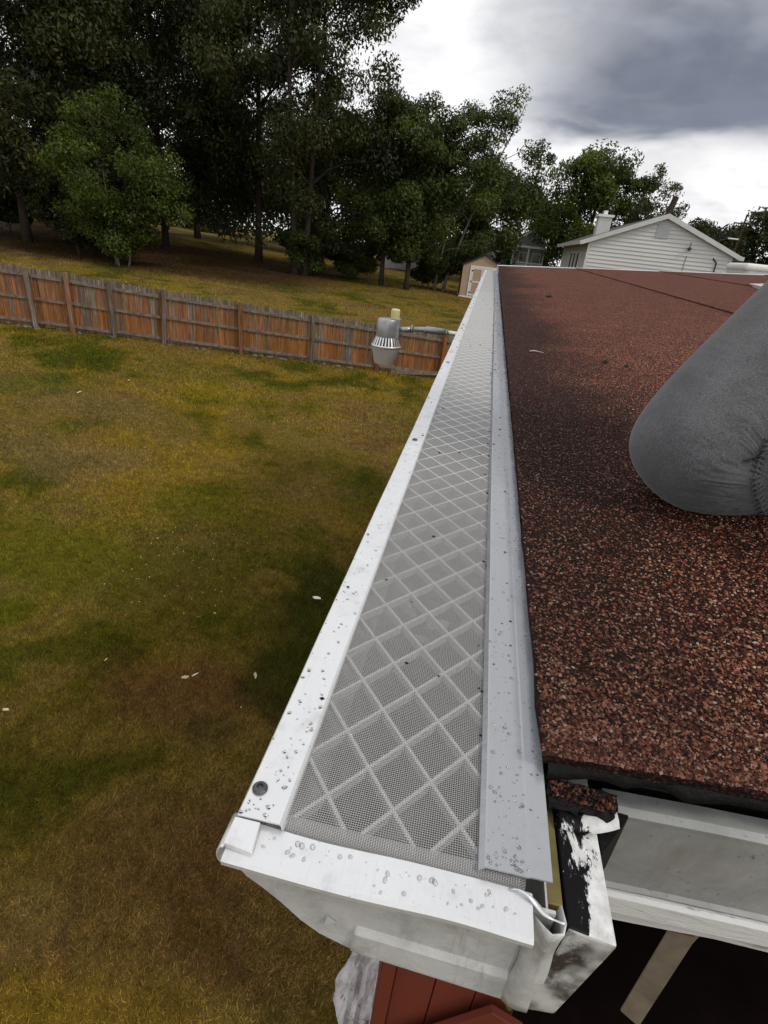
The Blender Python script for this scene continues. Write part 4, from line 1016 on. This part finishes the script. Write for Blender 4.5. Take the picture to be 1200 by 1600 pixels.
def tree(label, x, y, h, cr, base, m, nclump=70, per=330, size=.24, seed=1, stems=1, bark=None, lean=(0, 0), droop=.6, tr=.2, cs=1.15, group=None, shape=1.0, off=(0, 0), cat='tree', name='tree', hollow=.35, top=.9):
    r = np.random.default_rng(seed); rr = random.Random(seed); z0 = float(gz(x, y)); root = empty(name, (x, y, z0)); tag(root, label, cat, group)
    mb = MB(); C = []; R = []; topz = h*top
    for s in range(stems):
        a = 2*math.pi*s/max(1, stems)+.6; sx, sy = (math.cos(a)*.35, math.sin(a)*.25) if stems > 1 else (0, 0); pts = []; rad_ = []; k = 9
        for i in range(k):
            q = i/(k-1); pts.append((sx*(1+2.6*q)+lean[0]*q**1.4*h+rr.uniform(-.06, .06)*h*.12*q, sy*(1+2.6*q)+lean[1]*q*h+rr.uniform(-.06, .06)*h*.12*q, -.2+q*(topz+.2))); rad_.append(tr*(1-.82*q)/(stems**.5)*(1.25 if i == 0 else 1))
        mb.tube(pts, rad_, 8)
        nl = int(16/stems)+2
        for l in range(nl):
            q = rr.uniform(max(.18, base/h*.9), .92); i0 = q*(k-1); ia = min(int(i0), k-2); f = i0-ia; P = Vector(pts[ia]).lerp(Vector(pts[ia+1]), f); an = 2.4*l+rr.uniform(-.5, .5); zz = (P.z-base)/max(.1, h-base); reach = cr*(math.sqrt(max(.05, 1-(2*min(max(zz, 0), 1)-1)**2*.85)))*rr.uniform(.6, .95)
            up = rr.uniform(.15, .7)*reach; E = P+Vector((math.cos(an)*reach+off[0]*.5, math.sin(an)*reach, up)); E.z = min(E.z, h*.97); Md = P.lerp(E, .5)+Vector((0, 0, .12*reach)); r0 = tr*(1-.8*q)*.55/(stems**.4)
            mb.tube([P, P.lerp(Md, .5)+Vector((0, 0, .06*reach)), Md, Md.lerp(E, .55), E], [r0, r0*.8, r0*.6, r0*.38, r0*.15], 5, False)
            for e in (E, Md.lerp(E, .5)): C.append(tuple(e)); R.append(cs*rr.uniform(.7, 1.15))
            for _ in range(2):
                w = P.lerp(E, rr.uniform(.4, .8)); v = Vector((rr.uniform(-1, 1), rr.uniform(-1, 1), rr.uniform(-.2, .8))).normalized()*reach*.45
                mb.tube([w, w+v*.5+Vector((0, 0, .05)), w+v], [r0*.4, r0*.25, r0*.08], 4, False); C.append(tuple(w+v)); R.append(cs*rr.uniform(.6, 1.0))
    while len(C) < nclump:
        d = Vector((rr.gauss(0, 1), rr.gauss(0, 1), rr.gauss(0, 1))).normalized(); u = rr.uniform(hollow, 1)**.6
        zc = (base+h)/2; hz = (h-base)/2; q = d.z*u; wid = cr*(1.0-.28*shape*(q if q > 0 else 0))
        C.append((lean[0]*h*(.5+.5*q)+off[0]+d.x*u*wid, lean[1]*h*(.5+.5*q)+off[1]+d.y*u*wid, zc+q*hz)); R.append(cs*rr.uniform(.65, 1.2))
    V, F, rn = leaves(C, R, per, size, r, droop)
    tb = mb.build('trunk', bark or M_bark, root, True)
    link('crown', mesh_np(V, F, False, rn), m, root)
    return root
GB = 'trees beyond the board fence'
tree('small bright green tree with three pale stems behind the fence', -19.4, 28.9, 7.7, 3.3, 1.2, M_leaf_light, 130, 330, .18, 3, 3, M_bark_pale, droop=.4, tr=.085, cs=.85, group=GB, shape=1.6, top=.55)
tree('tall black-green tree at the far left edge of the woods', -27.5, 32.0, 19, 6.6, .6, M_leaf_dark, 250, 400, .25, 4, 1, None, tr=.24, cs=1.5, group=GB)
tree('tall drooping tree standing behind the small bright green tree', -23.5, 40.5, 21, 6.6, .8, M_leaf_dark, 225, 400, .26, 5, 1, None, droop=1.0, tr=.24, cs=1.5, group=GB)
tree('tall dark tree with a thick trunk at the middle of the woods', -17.0, 42.0, 21, 5.8, 1.1, M_leaf_dark, 175, 400, .26, 6, 1, None, droop=1.0, tr=.28, cs=1.45, group=GB)
tree('largest drooping tree with sky gaps around its forked limbs', -12.6, 38.2, 20, 6.2, 1.2, M_leaf_dark, 160, 360, .24, 18, 2, None, droop=1.0, tr=.30, cs=1.3, group=GB, hollow=.5)
tree('slim trunked dark tree on the lawn beyond the yard light', -7.45, 40.7, 11.4, 3.4, 1.5, M_leaf_mid, 115, 340, .23, 8, 1, None, droop=.7, tr=.17, cs=1.1, group=GB)
tree('dark green tree with a short trunk left of the leaning tree', -5.6, 40.4, 11.6, 2.9, 1.5, M_leaf_mid, 105, 340, .23, 9, 1, None, droop=.5, tr=.18, cs=1.1, group=GB)
tree('loose leaning tree with bare tips right above the tan shed', -3.6, 43.2, 12.9, 3.5, 1.4, M_leaf_mid, 100, 220, .22, 10, 2, M_bark_pale, lean=(.23, 0), droop=.3, tr=.16, cs=.85, group=GB, shape=.4)
GF_ = 'trees far behind the roof'
tree('broad shadowy tree deep in the woods on the far left', -36.0, 46.0, 20, 8.5, .3, M_leaf_dark, 130, 230, .46, 11, 1, None, tr=.3, cs=2.0, group=GB)
tree('shadowy filler tree between the two tall drooping trees', -28.0, 54.0, 14, 8.5, .2, M_leaf_dark, 120, 230, .42, 12, 1, None, tr=.3, cs=2.0, group=GB)
tree('background tree behind the largest drooping tree', -16.5, 58.0, 10.5, 6.5, .2, M_leaf_dark, 100, 230, .40, 13, 1, None, tr=.3, cs=1.9, group=GB)
tree('low background tree behind the slim trunked dark tree', -9.0, 60.0, 10, 4.6, .8, M_leaf_dark, 80, 230, .40, 14, 1, None, tr=.3, cs=1.7, group=GB)
tree('green tree behind the leaning tree and the shed', -1.2, 56.0, 9.6, 4.2, 1.0, M_leaf_mid, 90, 230, .34, 15, 1, None, tr=.25, cs=1.4, group=GF_)
tree('low green tree between the leaning tree and the round tree', 3.6, 66.0, 9.2, 3.6, .8, M_leaf_mid, 70, 200, .37, 16, 1, None, tr=.25, cs=1.3, group=GF_)
tree('big rounded green tree left of the white gabled house', 8.4, 60.0, 11.9, 5.2, .8, M_leaf_light, 150, 290, .31, 17, 1, None, tr=.3, cs=1.3, group=GF_, shape=.9)
tree('thin grey-leaved tree above the ridge of the white house', 12.9, 60.0, 11.2, 3.5, 3.6, M_leaf_grey, 105, 130, .26, 19, 1, None, tr=.2, cs=.8, group=GF_, lean=(.03, 0), top=.7, hollow=.5)
for k, (x, y, h, cr, lb) in enumerate([(25.0, 75.0, 8.6, 4.6, 'dark tree directly right of the white gable'), (31.0, 74.0, 10.0, 5.0, 'dark tree at the right edge behind the wires'), (36.5, 70.0, 11.5, 5.0, 'rightmost dark tree, cut by the photo edge'), (20.5, 84.0, 9.0, 4.5, 'distant dark tree peeking over the white gable slope')]):
    tree(lb, x, y, h, cr, .5, M_leaf_dark, 80, 200, .44, 30+k, 1, None, tr=.25, cs=1.6, group=GF_)
def woods():
    r = np.random.default_rng(77); n = 190; C = []; R = []
    for k in range(n):
        x = r.uniform(-80, 4); y = 72+r.uniform(-3, 8)-.15*(x+40)*.2; zz = float(gz(x, y)); C.append((x, y, zz+r.uniform(.3, 8.0)*(1 if x < -14 else .55))); R.append(r.uniform(1.8, 3.0))
    V, F, rn = leaves(C, R, 220, .68, r, .5)
    tag(link('distant_woods', mesh_np(V, F, False, rn), M_leaf_dark), 'dark continuous wood closing the view behind the yard trees', 'woods', kind='stuff')
woods()
GU = 'shrubs under the trees'
for k, (x, y, h, cr, lb, m) in enumerate([(-22.6, 30.2, 4.2, 2.2, 'tall dark bush hugging the left side of the small bright tree', M_leaf_dark), (-12.3, 39.0, 2.6, 1.1, 'leafy shrub at the foot of the largest drooping tree', M_leaf_mid), (-10.0, 41.5, 2.2, 1.3, 'rounded shrub on the lawn beneath the middle trees', M_leaf_mid), (-24.5, 33.5, 2.6, 2.4, 'dark undergrowth bush beside the small bright tree', M_leaf_dark), (-30.5, 33.5, 3.0, 2.8, 'dark undergrowth bush at the far left of the woods', M_leaf_dark), (-4.4, 43.6, 2.8, 1.3, 'dark shrub left of the tan shed', M_leaf_mid)]):
    tree(lb, x, y, h, cr, .25, m, 22, 260, .2, 50+k, 3, None, tr=.06, cs=.6, group=GU, cat='shrub', name='shrub')

# ------------------------------------------------------------------ shed
sx, sy = -1.95, 41.9; sz = float(gz(sx, sy))
shed = empty('garden_shed', (sx, sy, sz)); tag(shed, 'tan garden shed with white double doors at the gutter end', 'shed')
shed.rotation_euler = (0, 0, rad(6))
M_tan = simple('tan_panel', (.42, .29, .205), .75, 0, .1, 3); M_shroof = simple('black_shingle', (.018, .018, .020), .95, 0, .3, 9); M_trim = simple('white_trim', (.72, .71, .69), .6, 0, .06, 4); M_tan_shaded = simple('tan_panel_shade_painted', (.17, .115, .09), .8, 0, .12, 3)  # last one: darkened tan, shade of the left and back walls put into colour
w, dp, ev, pk = 2.75, 2.6, 2.12, 2.78
MB().prism([(0, .08), (w, .08), (w, ev), (w/2, pk), (0, ev)], 'y', 0, .06).build('front_wall', M_tan, shed)
MB().prism([(0, .08), (w, .08), (w, ev), (w/2, pk), (0, ev)], 'y', dp-.06, dp).build('back_wall', M_tan_shaded, shed)
MB().box(.0, .06, .06, dp-.06, .08, ev-.02).build('side_wall', M_tan_shaded, shed); MB().box(w-.06, w, .06, dp-.06, .08, ev-.02).build('side_wall', M_tan, shed)
for s in (0, 1):
    a, b = (-.14, ev-.10) if s == 0 else (w+.14, ev-.10)
    o = MB().add([(a, -.12, b), (w/2, -.12, pk), (w/2, dp+.12, pk), (a, dp+.12, b), (a, -.12, b+.07), (w/2, -.12, pk+.07), (w/2, dp+.12, pk+.07), (a, dp+.12, b+.07)], [(0, 1, 2, 3), (7, 6, 5, 4), (0, 4, 5, 1), (1, 5, 6, 2), (2, 6, 7, 3), (3, 7, 4, 0)]).build('roof_slope', M_shroof, shed); recalc(o)
MB().box(-.02, .09, -.03, -.002, .08, ev).build('corner_board', M_tan, shed)
for k, x0 in enumerate((.62, 1.40)):
    dr = MB().box(x0+.01, x0+.76, -.03, -.001, .14, 1.95).build('door', M_tan, shed)
    for (a, b, c, e) in ((x0+.01, x0+.10, .14, 1.95), (x0+.67, x0+.76, .14, 1.95), (x0+.101, x0+.669, 1.86, 1.95), (x0+.101, x0+.669, .14, .23), (x0+.101, x0+.669, 1.0, 1.09)):
        MB().box(a, b, -.05, -.031, c, e).build('door_trim', M_trim, dr)
    for z in (.35, 1.05, 1.75): MB().box((x0-.02) if k == 0 else x0+.70, (x0+.10) if k == 0 else x0+.80, -.06, -.051, z-.04, z+.04).build('hinge', M_dark, dr)
MB().box(.50, .62, -.05, -.002, .10, 2.07).build('door_frame', M_trim, shed); MB().box(2.17, 2.29, -.05, -.002, .10, 2.07).build('door_frame', M_trim, shed); MB().box(.621, 2.169, -.05, -.002, 1.96, 2.07).build('door_frame', M_trim, shed)
MB().box(-.05, w+.05, -.05, dp+.05, -.1, .075).build('base', M_trim, shed)

# ------------------------------------------------------------------ white gabled neighbour
def f_siding(t):
    n = t.noise(t.scale(t.obj(), (.5, 1, 3)), 1.0, 4, .6); return pbr(t, t.mix(n, (.50, .50, .48), (.62, .62, .60)), .6, 0, None, .3)
M_siding = mat('white_vinyl_siding', f_siding)
hx0, hx1, hy0, hy1, hb, he, hpk = 5.05, 12.47, 35.0, 47.0, -2.6, 1.62, 3.05
nh = empty('white_gable_house', (hx0, hy0, hb)); tag(nh, 'white sided house with a low gable behind the roof', 'house')
ninv = Matrix.Translation((-hx0, -hy0, -hb))
def npn(o, p=None):
    if p is None: o.parent = nh; o.matrix_parent_inverse = ninv
    else: o.parent = p
    return o
def siding(edge_fn, z0, z1, y, step=.195):
    mb = MB(); z = z0
    while z < z1-.02:
        zt = min(z+step, z1); (a0, b0), (a1, b1) = edge_fn(z), edge_fn(zt)
        mb.add([(a0, y-.045, z), (b0, y-.045, z), (b1, y-.004, zt), (a1, y-.004, zt), (a0, y-.004, z), (b0, y-.004, z)], [(0, 1, 2, 3), (4, 5, 1, 0)]); z = zt
    return mb
xm = (hx0+hx1)/2-.1
def gable(z):
    if z <= he: return hx0, hx1
    q = (z-he)/(hpk-he); return hx0+(xm-hx0)*q, hx1+(xm-hx1)*q
npn(siding(gable, hb, hpk, hy0).build('gable_siding', M_siding))
o = MB().prism([(hx0, hb), (hx1, hb), (hx1, he), (xm, hpk), (hx0, he)], 'y', hy0, hy1).build('house_body', M_siding); npn(o)
for z in np.arange(hb, he-.1, .195):
    pass
mb = MB()
for z in np.arange(hb, he-.05, .195): mb.add([(hx0-.030, hy0+.1, z), (hx0-.030, hy1, z), (hx0-.004, hy1, z+.195), (hx0-.004, hy0+.1, z+.195), (hx0-.004, hy0+.1, z), (hx0-.004, hy1, z)], [(0, 3, 2, 1), (4, 0, 1, 5)])
npn(mb.build('side_siding', M_siding))
for x in (hx0, hx1): npn(MB().box(x-.06, x+.06, hy0-.045, hy0+.09, hb, he-.02).build('corner_board', M_siding))
M_htrim = simple('dull_white_trim', (.52, .52, .51), .6, 0, .08, 3)
M_nroof = simple('grey_shingle', (.07, .065, .062), .95, 0, .25, 5)
for s in (0, 1):
    ex, ez = (hx0-.45, he-.17) if s == 0 else (hx1+.42, he-.16)
    o = MB().add([(ex, hy0-.25, ez), (xm, hy0-.25, hpk+.02), (xm, hy1+.2, hpk+.02), (ex, hy1+.2, ez), (ex, hy0-.25, ez+.10), (xm, hy0-.25, hpk+.13), (xm, hy1+.2, hpk+.13), (ex, hy1+.2, ez+.10)], [(0, 1, 2, 3), (7, 6, 5, 4), (0, 4, 5, 1), (1, 5, 6, 2), (2, 6, 7, 3), (3, 7, 4, 0)]).build('roof_slope', M_nroof); recalc(o); npn(o)
    o = MB().add([(ex-.02, hy0-.28, ez-.12), (xm, hy0-.28, hpk-.09), (xm, hy0-.28, hpk+.15), (ex-.02, hy0-.28, ez+.10), (ex-.02, hy0-.255, ez-.12), (xm, hy0-.255, hpk-.09), (xm, hy0-.255, hpk+.15), (ex-.02, hy0-.255, ez+.10)], [(0, 1, 2, 3), (7, 6, 5, 4), (0, 4, 5, 1), (1, 5, 6, 2), (2, 6, 7, 3), (3, 7, 4, 0)]).build('rake_trim', M_htrim); recalc(o); npn(o)
    npn(MB().box(min(ex-.10, ex), max(ex-.10, ex) if s == 0 else ex+.12, hy0-.29, hy1, ez-.10, ez+.09).build('eave_gutter', M_htrim))
v = npn(MB().box(xm-.34, xm+.30, hy0-.06, hy0-.031, hpk-1.02, hpk-.34).build('gable_vent', M_hatch))
for k in range(6): o = MB().box(xm-.30, xm+.26, hy0-.075, hy0-.061, hpk-.98+k*.10, hpk-.93+k*.10).build('vent_slat', M_hatch, v)
o = npn(MB().tube([(11.55, hy0-.05, 1.35), (11.78, hy0-.07, 1.15), (11.80, hy0-.07, .9), (11.80, hy0-.06, hb)], .035, 6).build('downspout', M_nroof))
o = npn(MB().tube([(10.2, hy0-.05, 1.35), (10.2, hy0-.05, hb)], .012, 5).build('wall_wire', M_nroof))
o = npn(MB().lathe([(.03, 1.55), (.05, 1.62), (.10, 1.66), (.10, 1.72), (.02, 1.76), (.02, 2.0)], 10.2, hy0-.14, 10).build('wall_lamp', M_nroof))
ch = npn(MB().box(5.62, 6.35, 37.6, 38.5, 1.3, 2.95).build('chimney', M_siding)); MB().box(5.54, 6.43, 37.52, 38.58, 2.951, 3.08).build('chimney_cap', M_trim, ch); MB().lathe([(.12, 3.08), (.12, 3.25), (.15, 3.30)], 5.98, 38.05, 12).build('flue', M_trim, ch)
ch.matrix_parent_inverse = ninv
for yy in (37.6, 39.2, 40.8):
    wv = npn(MB().box(hx0-.07, hx0-.031, yy, yy+.75, -.4, 1.05).build('window_frame', M_trim)); MB().box(hx0-.085, hx0-.071, yy+.08, yy+.67, -.32, .97).build('pane', simple('dark_glass', (.02, .024, .028), .1, 0, .1, 3) if 'dark_glass' not in bpy.data.materials else bpy.data.materials['dark_glass'], wv)
M_glass = bpy.data.materials['dark_glass']

# ------------------------------------------------------------------ houses seen between the trees
M_greyside = simple('grey_clapboard', (.30, .31, .32), .7, 0, .12, 2)
def far_house(label, x, y, rot, w, dp, ev, pk, m, porch=False, z=None):
    zb = float(gz(x, y)) if z is None else z; h = empty('far_house', (x, y, zb)); h.rotation_euler = (0, 0, rad(rot)); tag(h, label, 'house', 'houses beyond the trees')
    MB().prism([(0, 0), (w, 0), (w, ev), (w/2, pk), (0, ev)], 'y', 0, dp).build('house_body', m, h)
    for s in (0, 1):
        a = -.3 if s == 0 else w+.3
        o = MB().add([(a, -.3, ev-.2), (w/2, -.3, pk+.02), (w/2, dp+.3, pk+.02), (a, dp+.3, ev-.2), (a, -.3, ev-.05), (w/2, -.3, pk+.17), (w/2, dp+.3, pk+.17), (a, dp+.3, ev-.05)], [(0, 1, 2, 3), (7, 6, 5, 4), (0, 4, 5, 1), (1, 5, 6, 2), (2, 6, 7, 3), (3, 7, 4, 0)]).build('roof_slope', M_shroof, h); recalc(o)
        o = MB().add([(a, -.34, ev-.28), (w/2, -.34, pk-.06), (w/2, -.34, pk+.16), (a, -.34, ev-.06), (a, -.305, ev-.28), (w/2, -.305, pk-.06), (w/2, -.305, pk+.16), (a, -.305, ev-.06)], [(0, 1, 2, 3), (7, 6, 5, 4), (0, 4, 5, 1), (1, 5, 6, 2), (2, 6, 7, 3), (3, 7, 4, 0)]).build('rake_trim', M_trim, h); recalc(o)
    for xx in (.18*w, .62*w):
        wv = MB().box(xx, xx+.9, -.06, -.002, .9, 2.1).build('window_frame', M_trim, h); MB().box(xx+.1, xx+.8, -.08, -.061, 1.0, 2.0).build('pane', M_glass, wv)
    if porch:
        MB().box(-.3, w+.3, -2.2, -.36, 2.45, 2.62).build('porch_roof', M_trim, h)
        for xx in (0, w*.5, w): MB().box(xx-.07, xx+.07, -2.1, -1.96, .3, 2.44).build('porch_post', M_trim, h)
        MB().box(-.2, w+.2, -2.2, -.05, .0, .29).build('porch_floor', M_greyside, h)
        for xx in np.arange(.2, w, .22): MB().box(xx-.03, xx+.03, -2.07, -2.02, .30, 1.1).build('baluster', M_trim, h)
        MB().box(0, w, -2.09, -2.0, 1.101, 1.19).build('handrail', M_trim, h)
far_house('small grey house with a white posted porch between the trees', 1.9, 62.0, -4, 2.9, 5, 3.0, 4.0, M_greyside, True, -1.15)
far_house('dark roofed pale house half hidden above the tan shed', -2.4, 66.0, 20, 4.2, 6, 2.5, 4.2, M_siding, False, -1.3)
far_house('pale grey house glimpsed between trunks beyond the yard light', -10.2, 56.0, 8, 4.5, 7, 2.9, 4.6, M_greyside)
# dark fence run left of the white house
pf = empty('picket_fence', (1.2, 54, -1.6)); tag(pf, 'dark low picket fence left of the white gabled house', 'fence')
for k in range(40):
    MB().box(k*.16, k*.16+.11, 0, .03, 0, 1.25).build('picket', M_dark, pf)
for z in (.25, 1.0): MB().box(-.05, 6.4, .031, .08, z, z+.09).build('picket_rail', M_dark, pf)
# utility pole with wires, leaning dead trunk behind the ridge
up = empty('utility_pole', (24.2, 68.0, -2.0)); tag(up, 'thin utility pole with crossing wires behind the white house', 'pole')
MB().tube([(0, 0, 0), (0.1, 0, 8.6)], [.14, .09], 8).build('pole', M_bark, up); MB().box(-.9, 1.0, -.05, .05, 7.7, 7.82).build('cross_arm', M_bark, up)
for k, z in enumerate((7.9, 7.4, 4.6)):
    pts = [(s*40, -s*20, z-1.2*math.sin(s*math.pi)-s*1.2) for s in np.linspace(0, 1, 12)]
    MB().tube([(-.3+p[0], p[1], p[2]) for p in pts], .03, 5).build('wire', M_bark, up)
sl = empty('street_light', (20.8, 62.0, -2.0)); tag(sl, 'slim street light arm over the white house slope', 'street light')
MB().tube([(-.6, 0, 0), (-.6, 0, 5.2), (-.2, 0, 5.75), (.5, 0, 5.95)], .05, 6).build('pole', M_bark, sl); o = MB().box(.4, 1.3, -.12, .12, 5.9, 6.02).build('lamp_head', M_trim, sl); bevel(o, .04)
o = MB().tube([(0, 0, 0), (.45, 0, 3.2), (1.25, 0, 7.1)], [.26, .24, .22], 9).build('dead_trunk', M_bark); o.location = (11.35, 50.0, -1.5); tag(o, 'black leaning dead trunk standing behind the white house ridge', 'trunk')
# caravan roof right of the white house
cv = empty('caravan', (10.85, 28.5, -2.22)); tag(cv, 'light grey caravan top showing over the roof edge', 'caravan')
M_cv = simple('caravan_grey', (.44, .45, .46), .4, 0, .06, 3)
o = MB().box(0, 4.8, 0, 2.2, .5, 3.20).build('body', M_cv, cv); bevel(o, .25, 4)
o = MB().box(-.03, 4.83, -.03, 2.23, 3.02, 3.34).build('roof_cap', M_trim, cv); bevel(o, .14, 4)
o = MB().box(-.02, 4.82, -.025, -.001, 2.45, 2.52).build('trim_band', M_nroof, cv)
for xx in (1.2, 3.4):
    o = MB().lathe([(.32, -.1), (.34, 0), (.34, .1), (.32, .2)], 0, 0, 18).build('wheel', M_dark, cv); o.rotation_euler = (rad(90), 0, 0); o.location = (xx, .1, .33)
